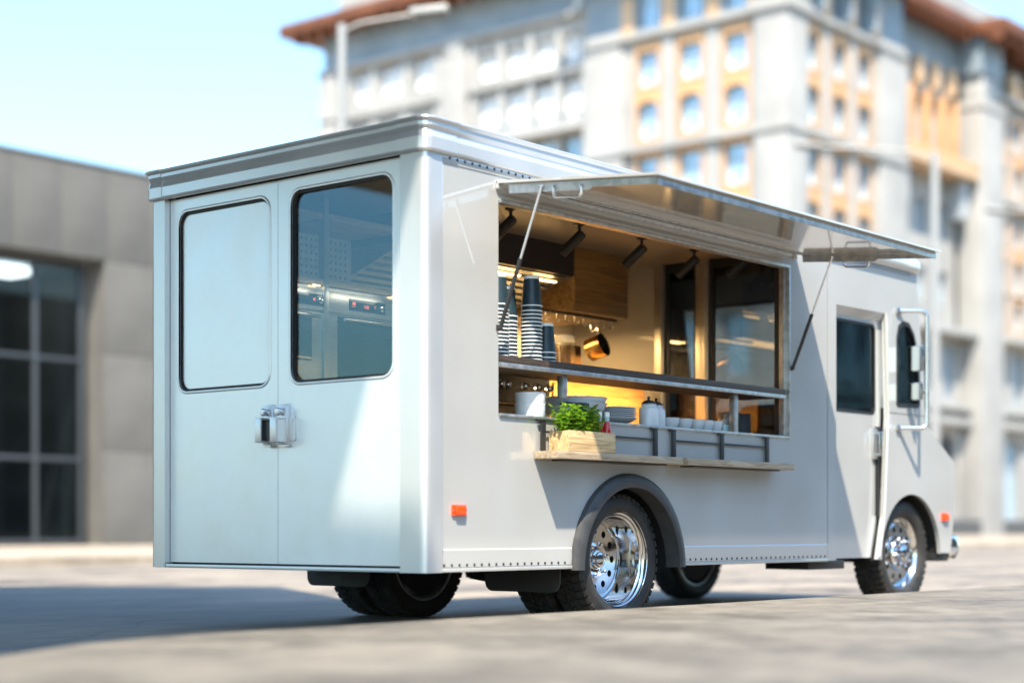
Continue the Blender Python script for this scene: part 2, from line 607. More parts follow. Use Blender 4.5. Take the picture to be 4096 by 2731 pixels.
for x in (10.4, 11.75, 13.1, 14.45, 15.8, 17.1, 18.42, 19.77):
    b = MB()
    b.box((x - .05, gy - .09, .15), (x + .05, gy + .05, 7.2), 'mullion', .01)
    part(b, 'mullion', ob)
for z in (.25, 2.3, 4.78, 7.1):
    b = MB()
    b.box((-7.5, gy - .075, z - .05), (19.77, gy + .04, z + .05), 'mullion', .01)
    part(b, 'transom', ob)
b = MB()
b.box((-7.5, gy + .1, .05), (20.1, YL + 6, .155), 'dark_room')
b.box((-7.5, gy + .1, 7.15), (20.1, YL + 6, 7.25), 'frame_grey')
part(b, 'room', ob)
for k in range(3):
    b = MB()
    x = 17.95 - 4 * k
    b.box((x - 1.2, YL + 1.5, 6.93), (x + 1.0, YL + 2.3, 7.1), 'lamp_white')
    part(b, 'ceiling_light', ob)

# ------------------------------------------------------------------ stone city building
XB, YB = 72.01, 40.74
cb = thing('stone_building', 'grand pale stone city block with ochre window surrounds and rust red eaves', 'building', (XB, YB, .15))
fx = lambda off: (lambda u, v, w: (XB + off + w, u, v))        # faces -X
fy = lambda off: (lambda u, v, w: (u, YB + off + w, v))        # faces -Y

def arch_hole(c, w, z0, z1, arched):
    h = w / 2
    if not arched:
        return [(c - h, z0), (c + h, z0), (c + h, z1), (c - h, z1)]
    return [(c - h, z0), (c + h, z0)] + arc(c, z1 - h * .55, h, 0, 180, 8, h * .55)

proto = {}
def window(face, c, w, z0, z1, off=0.0, arched=False, surround=None, curtain=None, glass='pane', depth=.28):
    """one window: frame (part) with pane, surround and curtain (sub-parts); meshes are shared"""
    key = (round(w, 2), round(z1 - z0, 2), arched, surround, curtain, glass)
    if key not in proto:
        H = z1 - z0
        fr = lambda u, v, q: (u, q, v)
        b = MB()
        hole = arch_hole(0, w, 0, H, arched)
        inner = arch_hole(0, w - .12, .06, H - .06, arched)
        b.plate(hole, [inner], .08, 'frame_grey', lambda u, v, q: (u, depth + q, v))
        b.box((-.035, depth, .08), (.035, depth + .07, H - .1), 'frame_grey')
        b.box((-w / 2 + .08, depth + .005, H * .62), (w / 2 - .08, depth + .06, H * .62 + .06), 'frame_grey')
        p = b.build('window')
        b = MB()
        b.plate(arch_hole(0, w + .02, -.01, H + .01, arched), [], .03, glass, lambda u, v, q: (u, depth + .09 + q, v))
        b.build('pane', p)
        if surround:
            b = MB()
            if surround == 'full':
                out = [(-w / 2 - .2, -.4), (w / 2 + .2, -.4), (w / 2 + .2, H + .45), (-w / 2 - .2, H + .45)]
            else:
                out = [(-w / 2 - .2, -.02), (w / 2 + .2, -.02), (w / 2 + .2, H + .22), (-w / 2 - .2, H + .22)]
            b.plate(out, [arch_hole(0, w, 0, H, arched)], depth + .05, 'ochre', lambda u, v, q: (u, -.05 + q, v))
            b.box((-w / 2 - .12, -.1, -.14), (w / 2 + .12, .0, .0), 'ochre_light')
            b.build('surround', p)
        for sgn in ((-1, 1) if curtain else ()):
            b = MB()
            if curtain == 'drape':
                b.add([(sgn * w * .44, depth + .075, .1), (sgn * w * .44, depth + .075, H * .4), (sgn * .2 * w, depth + .075, .1)], [(0, 1, 2)], 'curtain_glare')
            else:
                b.box((sgn * (w / 2 - .07), depth + .065, .1), (sgn * .04, depth + .085, H * .86), 'curtain_glare')  # white panel in place of the bright reflection on the pane
            b.build('curtain' if curtain == 'drape' else 'curtain_glare', p)
        proto[key] = p
        o = p
    else:
        o = copy_tree(proto[key])
    o.parent = cb
    if face == 'y':
        o.location = Vector((c, YB + off, z0)) - cb.location
    else:
        o.rotation_euler = (0, 0, R(-90))
        o.location = Vector((XB + off, c, z0)) - cb.location
    return o

def wall(face, u0, u1, z0, z1, wins, off=0.0, m='stone', t=.45):
    """wins: (centre, width, z0, z1, arched, surround, curtain, glass)"""
    b = MB()
    holes = [arch_hole(w[0], w[1] - .004, w[2] + .002, w[3] - .002, w[4]) for w in wins]
    b.plate([(u0, z0), (u1, z0), (u1, z1), (u0, z1)], holes, t, m, (fx if face == 'x' else fy)(off))
    part(b, 'wall', cb)
    for w in wins:
        window(face, w[0], w[1], w[2], w[3], off, w[4], w[5], w[6], w[7])

rows = [(25.26, 27.2, False), (22.35, 24.42, True), (19.06, 21.28, False), (15.98, 18.2, True), (13.5, 15.4, False)]
def grid(cs, w, rows, sur, cur, gl='pane'):
    return [(c, w, a, z, ar, sur, cur, gl) for c in cs for a, z, ar in rows]
base_rows = [(8.75, 12.1, False)]
# corner block, left face (-X) and right face (-Y)
wall('x', YB + .46, 53.8, 12.5, 28.0, grid((43.77, 46.69, 49.55), 1.42, rows, 'full', 'drape'))
wall('x', YB + .46, 53.8, .1, 12.5, grid((43.77, 46.69, 49.55), 1.6, base_rows, None, None) + grid((43.77, 46.69, 49.55), 1.9, [(1.3, 6.4, True)], None, None))
wall('x', YB + .46, 53.8, 28.0, 31.6, grid((43.77, 46.69, 49.55), 1.3, [(28.55, 30.7, False)], None, None), m='slate_clad')
wall('y', XB, 85.3, 12.5, 28.0, grid((74.8, 77.75, 80.6), 1.5, rows, 'full', 'drape'))
wall('y', XB, 85.3, .1, 12.5, grid((74.8, 77.75, 80.6), 1.6, base_rows, None, None) + grid((76.2, 80.6), 2.4, [(1.3, 6.4, True)], None, None))
wall('y', XB, 85.3, 28.0, 31.6, grid((74.8, 77.75, 80.6), 1.3, [(28.55, 30.7, False)], None, None), m='slate_clad')
def bx(name, a, c, m, bev=0.0):
    b = MB()
    b.box(a, c, m, bev)
    return part(b, name, cb)
# corner pier and end piers
bx('pier', (XB - .3, YB - .3, .1), (XB + 1.9, YB + 1.75, 27.9), 'stone', .05)
bx('pier_cap', (XB - .5, YB - .5, 27.9), (XB + 2.1, YB + 1.95, 28.5), 'stone_light', .05)
bx('pier_cap', (XB - .35, YB - .35, 28.5), (XB + 1.9, YB + 1.75, 30.2), 'stone_light', .2)
for y0 in (51.1,):
    bx('pier', (XB - .3, y0, .1), (XB + .3, 53.9, 27.4), 'stone', .05)
    bx('pier_cap', (XB - .25, y0 + .2, 27.4), (XB + .3, 53.7, 28.6), 'stone_light', .15)
bx('pier', (82.0, YB - .3, .1), (85.4, YB + .3, 27.4), 'stone', .05)
bx('pier_cap', (82.2, YB - .25, 27.4), (85.2, YB + .3, 28.6), 'stone_light', .15)
# ochre attic columns between the top windows
for y in (42.6, 45.23, 48.12, 50.9):
    bx('attic_panel', (XB - .12, y - .42, 28.3), (XB + .1, y + .42, 30.4), 'ochre_light', .03)
for x in (73.4, 76.3, 79.2, 82.0):
    bx('attic_panel', (x - .4, YB - .12, 28.3), (x + .4, YB + .1, 30.4), 'ochre_light', .03)
# cream mullion piers between window columns
for y in (45.23, 48.12):
    bx('pilaster', (XB - .12, y - .3, 12.9), (XB + .05, y + .3, 28.0), 'stone_light')
for x in (76.27, 79.2):
    bx('pilaster', (x - .3, YB - .12, 12.9), (x + .3, YB + .05, 28.0), 'stone_light')
# string courses
def band(z0, z1, out, m='stone'):
    bx('string_course', (XB - out, YB - out, z0), (XB + .2, 53.75, z1), m, .03)
    bx('string_course', (XB + .21, YB - out, z0), (85.38, YB + .2, z1), m, .03)
for z0, z1, o in ((21.55, 21.95, .42), (27.92, 28.24, .38), (12.5, 12.95, .5), (7.0, 7.45, .45), (7.9, 8.2, .4)):
    band(z0, z1, o, 'stone')
bx('plinth', (XB - .4, YB - .4, .1), (XB + .2, 53.75, 1.1), 'plinth')
# recessed bay with tall ochre windows over a balcony
wall('y', 85.3, 95.0, 12.9, 28.6, [(87.2, 1.35, 23.2, 27.0, False, 'slim', None, 'pane'), (89.5, 1.35, 23.2, 27.0, False, 'slim', None, 'pane'), (91.7, 1.35, 23.2, 27.0, False, 'slim', None, 'pane'), (93.6, 1.0, 23.2, 27.0, False, 'slim', None, 'pane')]
     + grid((87.2, 90.2, 93.2), 1.4, [(18.6, 20.8, False), (14.6, 16.6, False)], None, None), off=1.3, m='stone')
for x in (86.3, 88.4, 90.6, 92.7, 94.4):
    bx('ochre_column', (x - .17, YB + .85, 23.0), (x + .17, YB + 1.25, 27.4), 'ochre', .04)
for x in (87.2, 89.5, 91.7, 93.9):
    bx('attic_panel', (x - .42, YB + .85, 27.6), (x + .42, YB + 1.28, 29.3), 'ochre_light', .05)
bx('balcony', (85.45, YB - .35, 22.35), (94.95, YB + 1.28, 22.75), 'ochre_light', .04)
bx('balustrade', (85.45, YB - .3, 22.75), (94.95, YB - .12, 23.35), 'ochre', .04)
for x in (86.2, 94.2):
    bx('bracket', (x - .4, YB + .2, 19.9), (x + .4, YB + 1.28, 22.3), 'frame_grey', .05)
bx('wall', (85.3, YB + 1.32, 28.6), (130, YB + 1.8, 31.6), 'slate_clad')
# lower floors of the recess and right wing
wall('y', 85.3, 95.0, .1, 12.9, grid((87.0, 90.2, 93.4), 1.5, base_rows, None, None) + [(88.2, 3.0, 1.2, 6.5, True, None, None, 'pane'), (93.0, 2.6, 1.2, 6.5, True, None, None, 'dark_room')], off=.9)
# projecting pier and the wing beyond it
bx('pier', (95.1, YB - .5, .1), (98.4, YB + 1.2, 27.0), 'stone', .08)
bx('pier_cap', (95.0, YB - .6, 27.0), (98.5, YB + 1.2, 27.5), 'stone_light', .05)
bx('pier_cap', (95.4, YB - .4, 27.5), (98.1, YB + 1.2, 29.2), 'stone_light', .4)
cols = [99.6, 102.2, 104.8, 107.4, 110, 112.6]
wall('y', 98.4, 130, 12.9, 28.6, grid(cols, 1.35, rows, 'full', 'drape'), off=.2)
wall('y', 98.4, 130, .1, 12.9, grid(cols, 1.5, base_rows, None, None) + grid((101, 106, 111), 2.6, [(1.2, 6.4, True)], None, None), off=.2)
for x in (100.9, 103.5, 106.1, 108.7):
    bx('attic_panel', (x - .45, YB - .2, 28.5), (x + .45, YB + .4, 30.2), 'ochre_light', .05)
for z0, z1, o in ((21.55, 21.95, .35), (12.5, 12.95, .9), (7.0, 7.45, .5), (7.9, 8.2, .45), (28.2, 28.55, .3)):
    bx('string_course', (98.42, YB - o, z0), (130, YB + .4, z1), 'stone', .03)
    if z0 < 20:
        bx('string_course', (85.4, YB - o + .6, z0), (95.08, YB + 1.1, z1), 'stone', .03)
bx('plinth', (XB + .21, YB - .45, .1), (130, YB + 1.0, 1.1), 'plinth')
# rust red eaves with brackets (right)
bx('eaves', (84.8, YB - .4, 31.5), (94.6, YB + 3, 32.3), 'rust', .04)
bx('eaves', (94.61, YB - 2.2, 31.5), (99.0, YB + 3, 32.3), 'rust', .04)
bx('eaves', (99.01, YB - 1.2, 31.5), (130, YB + 3, 32.3), 'rust', .04)
bx('eaves', (XB - 1.6, YB - 1.6, 31.6), (84.79, YB + 3, 32.4), 'rust', .04)
bx('eaves', (XB - 1.6, YB + 3.01, 31.6), (XB + 3, 54.6, 32.4), 'rust', .04)
bx('wall', (95.1, YB - .4, 29.2), (98.4, YB + 1.3, 31.5), 'slate_clad', .05)
bx('parapet', (86.0, YB + 1.4, 32.3), (130, YB + 3, 34.6), 'stone_light')
bpr = None
for i in range(26):
    x = 86 + i * 1.25
    o0 = -.3 if x < 94.6 else (-2.0 if x < 99 else -1.0)
    if bpr is None:
        b = MB()
        b.box((-.14, 0, -.55), (.14, .9, 0), 'rust', .02)
        bpr = b.build('eaves_bracket')
        o = bpr
    else:
        o = bpr.copy()
        col.objects.link(o)
    o.parent = cb
    o.location = Vector((x, YB + o0, 31.49)) - cb.location
# left wing, set back a little
W0 = .9
wl = []  # upper rows: white fills imitate sun glare on the glass
for c, w in ((62.1, 1.55), (59.8, 1.7), (57.55, 1.8), (55.5, 1.6)):
    wl += [(c, w, 27.85, 29.55, False, None, 'curtain_glare', 'curtain_glare'), (c, w, 24.55, 26.95, True, None, 'curtain_glare', 'curtain_glare'),
           (c, w, 21.4, 23.5, False, None, 'drape', 'pane'), (c, w, 18.2, 20.3, False, None, 'drape', 'pane'), (c, w, 15, 17.1, False, None, 'drape', 'pane')]
for c, w in ((72.9, 1.4), (70.3, 1.8), (67.45, 1.55)):
    wl += [(c, w, 28.2, 30.2, True, None, 'curtain_glare', 'pane'), (c, w, 24.9, 26.85, True, None, 'curtain_glare', 'curtain_glare'),
           (c, w, 21.6, 23.6, False, None, 'drape', 'pane'), (c, w, 18.2, 20.3, False, None, 'drape', 'pane')]
wall('x', 53.82, 76.45, .1, 30.5, wl, off=W0)
bx('wall', (XB + W0 + .05, 53.82, 30.5), (XB + W0 + .5, 76.45, 33.1), 'slate_clad')
bx('wall', (XB + W0 + .46, 76.0, .1), (XB + 30, 76.44, 33.1), 'slate_clad')
bx('pier', (XB + W0 - .4, 63.6, .1), (XB + W0 + .1, 65.7, 29.6), 'stone', .05)
bx('pier_cap', (XB + W0 - .35, 63.75, 29.6), (XB + W0 + .1, 65.5, 31.0), 'stone_light', .25)
bx('pier', (XB + W0 - .3, 75.0, .1), (XB + W0 + .1, 76.6, 30.4), 'stone', .05)
bx('balcony', (XB + W0 - .9, 54.2, 23.7), (XB + W0 - .01, 63.3, 24.0), 'stone_light', .04)
for i in range(13):
    bx('baluster', (XB + W0 - .85, 54.5 + i * .7, 24.0), (XB + W0 - .7, 54.65 + i * .7, 24.6), 'frame_grey')
bx('rail', (XB + W0 - .9, 54.2, 24.6), (XB + W0 - .65, 63.3, 24.72), 'frame_grey')
for y in (54.6, 56.6, 58.7, 61.0, 63.2, 66.2, 69.0, 71.7, 74.2):
    bx('pilaster', (XB + W0 - .1, y - .22, 20.0), (XB + W0 + .05, y + .22, 30.5), 'stone_light')
for z0, z1, o in ((30.45, 30.75, .4), (27.2, 27.45, .3), (24.05, 24.25, .2), (20.7, 21.0, .3)):
    bx('string_course', (XB + W0 - o, 53.85, z0), (XB + W0 + .2, 76.6, z1), 'stone', .03)
bx('eaves', (XB + W0 - 1.8, 54.61, 33.1), (XB + 6, 78.9, 33.9), 'rust', .05)
bx('parapet', (XB + W0 + .8, 54.7, 33.9), (XB + 6, 75.8, 36.0), 'stone_light')
for i in range(19):
    o = bpr.copy()
    col.objects.link(o)
    o.parent = cb
    o.rotation_euler = (0, 0, R(-90))
    o.location = Vector((XB + W0 - 1.65, 55.6 + i * 1.22, 33.09)) - cb.location
# body of the block behind its fronts
b = MB()
b.box((XB + 1.5, YB + 3.2, .1), (129, YB + 30, 31.4), 'dark_room')
part(b, 'core', cb)

# ------------------------------------------------------------------ street lamps
def street_lamp(label, base, h, reach, r):
    t = thing('street_lamp', label, 'street lamp', base, 0, 'tall grey street lamps')
    b = MB()
    b.lathe([(r * 1.7, 0), (r * 1.7, .5), (r * 1.2, .6), (r * 1.1, 1.4), (r, h * .5), (r * .92, h), (0, h)], 'lamp_grey', 16)
    b.build('pole', t)
    d = Vector(reach)
    b = MB()
    b.tube(fillet([(0, 0, h - .15), (d.x * .2, d.y * .2, h + .03), (d.x, d.y, h + d.z)], .4), r * .3, 'lamp_grey', 8)
    b.build('arm', t)
    b = MB()
    a = math.atan2(d.y, d.x)
    mt = Matrix.Translation((d.x, d.y, h + d.z)) @ Matrix.Rotation(a, 4, 'Z') @ Matrix.Rotation(R(-6), 4, 'Y')
    b.box((-.32, -.17, -.06), (.5, .17, .09), 'lamp_grey', .05, mt)
    o = b.build('lamp_head', t)
    b = MB()
    b.box((-.2, -.14, -.11), (.45, .14, -.058), 'black_metal', .02, mt)
    b.build('lens', o)
    return t
street_lamp('street lamp with a long arm in front of the rust red roof corner', (19.04, 19.95, .15), 11.0, (1.1, -1.35, .25), .1)
street_lamp('street lamp with pole beside the truck mirrors and head before the corner pier', (42.5, 17.9, .15), 12.0, (-2.4, 2.95, .2), .14)
street_lamp('street lamp reaching in from outside the picture beside the far wing', (55.5, 18.4, .15), 12.0, (-2.0, 2.3, .1), .13)

# ------------------------------------------------------------------ unseen canopy, added and outlined to shade the van's tail
H = 5.0
kx, ky = SUN.x / -SUN.z * H, SUN.y / -SUN.z * H
sh = [(-.47, -.5), (0, -.2), (.17, .2), (.207, .95), (1.30, 1.10), (1.75, 1.55), (4.95, 6.55), (3.2, 8.6), (.3, 12.2), (-12, 12.2), (-12, -.5)]  # wanted shadow outline on the ground, notched for a lit wedge on the doors
ct = thing('shade_canopy', 'unseen flat canopy added beside the road to cast shade', 'canopy', (-14.5, 1, 0))
b = MB()
b.plate([(x - kx, y - ky) for x, y in sh], [], .35, 'plinth', lambda u, v, w: (u, v, H + w))
part(b, 'roof', ct)
for p in ((-15.5, -3.2), (-15.5, 6.5), (-11, 7.6)):
    b = MB()
    b.tube([(p[0], p[1], 0), (p[0], p[1], H)], .16, 'mullion', 12)
    part(b, 'post', ct)

# ------------------------------------------------------------------ unseen block added behind the viewpoint to darken reflections in paint, rims and glass
ro = thing('reflection_block', 'long grey block added unseen behind the viewpoint for reflections', 'building', (40, -46, .15))
b = MB()
b.box((-25, -60, .1), (130, -46.3, 18.5), 'concrete')
part(b, 'wall', ro)
for k in range(5):
    z = 1.2 + k * 3.2
    b = MB()
    b.box((-24, -46.29, z), (129, -46.2, z + 1.9), 'dark_room')
    wb = part(b, 'window_band', ro)
for k in range(26):
    x = -24 + k * 6.1
    b = MB()
    b.box((x - .5, -46.28, .1), (x + .5, -45.9, 18.4), 'stone')
    part(b, 'pier', ro)

# ------------------------------------------------------------------ the food truck
WID = 2.18
T = thing('food_truck', 'white food truck with its serving hatch open and awning raised', 'food truck', (3.0, 1.09, 0))
SY = lambda y: (lambda u, v, w: (u, y + w, v))          # sheet facing -Y at y
SX = lambda x: (lambda u, v, w: (x + w, u, v))          # sheet facing -X at x
SZ = lambda z: (lambda u, v, w: (u, v, z + w))

AX, AZ = 1.74, .335
# side skin with serving hatch and wheel arch
b = MB()
out = [(.06, .35)] + [(p[0], p[1]) for p in arc(AX, AZ, .5, 178.3, 1.7, 28)] + [(4.05, .35), (4.05, 2.475), (.06, 2.475)]
b.plate(out, [[(.57, 1.16), (3.54, 1.16), (3.54, 2.30), (.57, 2.30)]], .04, 'paint', SY(0))
part(b, 'side_panel', T)
b = MB()
b.plate([(.06, .35), (4.05, .35), (4.05, 2.475), (.06, 2.475)], [arc(AX, AZ, .5, 0, 180, 20)[0:0] or [(1.24, .36), (2.24, .36), (2.24, .8), (1.24, .8)]], .04, 'paint', SY(WID - .04))
part(b, 'side_panel', T)
# skirt: the lower strip, slightly proud, with a rolled bottom rail
for x0, x1 in ((.128, 1.195), (2.285, 4.045)):
    b = MB()
    v = [(x0, -.002, .462), (x1, -.002, .462), (x1, -.007, .455), (x0, -.007, .455), (x0, -.006, .368), (x1, -.006, .368), (x0, .01, .366), (x1, .01, .366), (x0, .01, .462), (x1, .01, .462)]
    b.add(v, [(0, 1, 2, 3), (3, 2, 5, 4), (4, 5, 7, 6), (8, 9, 1, 0)], 'paint')
    part(b, 'skirt', T)
    b = MB()
    b.box((x0, -.012, .343), (x1, .03, .364), 'paint', .005)
    part(b, 'bottom_rail', T)
def rivets(x0, x1, z, y=-.0065, dx=.0585):
    b = MB()
    n = int((x1 - x0) / dx)
    for i in range(n + 1):
        x = x0 + i * dx
        b.lathe([(.0078, 0), (.0066, .003), (.003, .0045), (0, .005)], 'dark', 7, Matrix.Translation((x, y, z)) @ Matrix.Rotation(R(90), 4, 'X'))
    return part(b, 'rivet_row', T, kind='stuff')
rivets(.136, 1.17, .379)
rivets(2.31, 4.03, .379)
b = MB()
b.box((.128, -.004, 2.425), (4.045, .01, 2.47), 'paint', .002)
part(b, 'top_rail', T)
rivets(.181, 4.0, 2.4535, -.0045)
# corner pillars
def pillar(s):
    oy = 0 if s > 0 else WID
    w = .172 if s > 0 else .132
    p = [(.05, w), (0, w), (0, .05)] + [(.045 - .045 * math.cos(R(a)), .04 - .045 * math.sin(R(a))) for a in range(0, 91, 15)] + [(.125, -.005), (.125, .03), (.05, .03)]
    p = [(x, oy + s * y) for x, y in p]
    b = MB()
    b.plate(p, [], 2.47 - .342, 'trim_paint', SZ(.342))
    b.box((-.0025, oy + s * .06, .342), (.0, oy + s * (w - .006), .366), 'trim_paint')
    part(b, 'corner_pillar', T, angle=40)
pillar(1)
pillar(-1)
b = MB()
b.box((.125, -.0045, .46), (.131, .02, 2.42), 'trim_paint', .002)
part(b, 'seam_strip', T)
# rear sill and the dark gap above it
b = MB()
b.box((.004, .1725, .342), (.1, WID - .1325, .3625), 'trim_paint', .003)
part(b, 'rear_sill', T)
b = MB()
b.box((.06, .17, .35), (.1, WID - .13, .40), 'gasket')
b.box((.085, 1.1, .38), (.1, 1.16, 2.47), 'gasket')
b.box((.085, .17, 2.44), (.1, WID - .13, 2.5), 'gasket')
part(b, 'door_seal', T)
# rear doors
def rear_door(y0, y1, hy0, hy1, hz1, glazed):
    b = MB()
    hole = rrect(hy0, 1.354, hy1, hz1, .075, 8)
    b.plate([(y0, .374), (y1, .374), (y1, 2.466), (y0, 2.466)], [hole], .045, 'door_paint', SX(.04), None)
    d = part(b, 'rear_door', T)
    # pressed lip round the window
    b = MB()
    k = 10
    big = rrect(hy0 - .016, 1.354 - .016, hy1 + .016, hz1 + .016, .09, 8)
    n = len(big)
    b.add([(.039, p[0], p[1]) for p in big] + [(.034, (p[0] + q[0]) / 2, (p[1] + q[1]) / 2) for p, q in zip(big, hole)] + [(.037, p[0], p[1]) for p in hole] + [(.05, p[0], p[1]) for p in hole],
          [(r * n + i, r * n + (i + 1) % n, (r + 1) * n + (i + 1) % n, (r + 1) * n + i) for r in range(3) for i in range(n)], 'door_paint')
    part(b, 'window_lip', d, angle=60)
    b = MB()
    inner = rrect(hy0 + .014, 1.354 + .014, hy1 - .014, hz1 - .014, .062, 8)
    b.plate(rrect(hy0 + .001, 1.355, hy1 - .001, hz1 - .001, .074, 8), [inner], .026, 'gasket', SX(.052))
    part(b, 'window_gasket', d)
    b = MB()
    if glazed:
        b.plate(rrect(hy0 + .012, 1.366, hy1 - .012, hz1 - .012, .064, 8), [], .004, 'glass_tint', SX(.068))
        part(b, 'window_pane', d)
    else:
        b.plate(rrect(hy0 + .016, 1.37, hy1 - .016, hz1 - .016, .06, 8), [], .012, 'door_paint', SX(.06))
        part(b, 'window_panel', d)
    return d
dr = rear_door(.178, 1.1265, .262, 1.027, 2.392, True)
dl = rear_door(1.1295, 2.044, 1.2, 1.97, 2.385, False)
def door_handle(y0, door, openside):
    b = MB()
    y1 = y0 + .074
    b.box((.026, y0, 1.018), (.0395, y1, 1.243), 'latch', .003)
    b.box((.008, y0 + .006, 1.024), (.027, y1 - .008, 1.234), 'latch', .003)
    mt = Matrix.Translation((.008, y0 + .036, 1.2)) @ Matrix.Rotation(R(-90), 4, 'Y')
    b.lathe([(.018, 0), (.018, .012), (.021, .014), (.021, .028), (.016, .036), (0, .038)], 'latch', 18, mt)
    gy0, gy1 = y0 + .004, y0 + .052
    b.box((-.062, gy0, 1.033), (-.052, gy1, 1.168), 'latch', .003)
    b.box((-.052, gy0, 1.158), (.008, gy1, 1.168), 'latch', .003)
    b.box((-.052, gy0, 1.033), (.008, gy1, 1.043), 'latch', .003)
    if not openside:
        b.box((-.05, gy0 + .001, 1.044), (.007, gy0 + .006, 1.157), 'latch')
    else:
        b.box((-.05, gy0 + .03, 1.044), (.007, gy0 + .036, 1.157), 'black_metal')
    b.box((.0, y0 - .006, 1.01), (.03, y0 + .05, 1.02), 'steel')
    part(b, 'door_handle', door, angle=40)
door_handle(1.151, dl, True)
door_handle(1.031, dr, False)
b = MB()
b.plate(rrect(.985, 1.04, 1.03, 1.172, .012, 4), [], .006, 'latch', SX(.033))
part(b, 'striker_plate', dr)

# cornice trim round the roof
def sweep(path, prof, m, name, parent, closed=False, angle=25, capz=None):
    """path: (x, y, nx, ny); profile: (out, z)"""
    b = MB()
    n, k = len(path), len(prof)
    v = [(x + nx * o, y + ny * o, z) for x, y, nx, ny in path for o, z in prof]
    f = []
    for i in range(n if closed else n - 1):
        j = (i + 1) % n
        for q in range(k - 1):
            f.append((i * k + q, j * k + q, j * k + q + 1, i * k + q + 1))
    b.add(v, f, m)
    if not closed:
        b.add(v[:k], [tuple(range(k))], m)
        b.add(v[-k:], [tuple(reversed(range(k)))], m)
    return part(b, name, parent, angle=angle)
def rcorner(cx, cy, r, a0, a1, n=5):
    return [(cx + r * math.cos(R(a)), cy + r * math.sin(R(a)), math.cos(R(a)), math.sin(R(a))) for a in [a0 + (a1 - a0) * i / n for i in range(n + 1)]]
PROF = [(-.01, 2.468), (.012, 2.468), (.021, 2.473), (.025, 2.482), (.0255, 2.535), (.022, 2.552), (.016, 2.570), (.029, 2.588), (.031, 2.592), (.031, 2.610), (.043, 2.622), (.0455, 2.628), (.043, 2.633), (.03, 2.635), (-.05, 2.64)]
rr_ = .045
path = [(4.06, 0, 0, -1)] + rcorner(rr_, rr_, rr_, 270, 180) + rcorner(rr_, WID - rr_, rr_, 180, 90) + [(4.06, WID, 0, 1)]
sweep(path, PROF, 'trim_paint', 'roof_trim', T, angle=11)
sl = [(o + .0035, z - (.003 if z < 2.5 else -.002)) for o, z in PROF]
sweep([(.215, 0, 0, -1)] + rcorner(rr_, rr_, rr_, 270, 180) + [(0, .175, -1, 0)], sl, 'trim_paint', 'trim_corner', T, angle=11)
sweep([(0, WID - .135, -1, 0)] + rcorner(rr_, WID - rr_, rr_, 180, 90) + [(.2, WID, 0, 1)], sl, 'trim_paint', 'trim_corner', T, angle=11)
b = MB()
b.box((.03, .03, 2.56), (4.1, WID - .03, 2.63), 'paint')
for y in (.12, .5, .9, 1.3, 1.7, 2.06):
    b.box((.06, y, 2.63), (4.08, y + .02, 2.642), 'paint')
part(b, 'roof', T)
# wheel arch moulding (right)
b = MB()
n = 30
o_, i_ = arc(AX, AZ, .548, 180, 0, n), arc(AX, AZ, .468, 180, 0, n)
ob_ = arc(AX, AZ, .535, 180, 0, n)
L_ = []
for row, y in ((arc(AX, AZ, .552, 180, 0, n), -.001), (arc(AX, AZ, .545, 180, 0, n), -.03), (arc(AX, AZ, .53, 180, 0, n), -.04), (arc(AX, AZ, .482, 180, 0, n), -.046), (arc(AX, AZ, .47, 180, 0, n), -.04), (arc(AX, AZ, .466, 180, 0, n), .06)):
    L_ += [(p[0], y, p[1]) for p in row]
m_ = n + 1
b.add(L_, [(r * m_ + i, r * m_ + i + 1, (r + 1) * m_ + i + 1, (r + 1) * m_ + i) for r in range(5) for i in range(n)], 'arch')
for i in (0, n):
    b.add([L_[r * m_ + i] for r in range(6)], [tuple(range(6))], 'arch')
part(b, 'wheel_arch', T, angle=40)
def liner(cx, r, y0, y1):
    b = MB()
    a = arc(cx, AZ, r, 180, 0, 16)
    v = [(p[0], y0, p[1]) for p in a] + [(p[0], y1, p[1]) for p in a]
    b.add(v, [(i, i + 1, 18 + i, 17 + i) for i in range(16)], 'dark')
    b.add([v[17 + i] for i in range(17)], [tuple(range(17))], 'dark')
    return part(b, 'wheel_well', T)
liner(AX, .5, .03, .68)
liner(AX, .5, WID - .03, WID - .68)
liner(5.31, .5, .03, .5)
liner(5.31, .5, WID - .03, WID - .5)

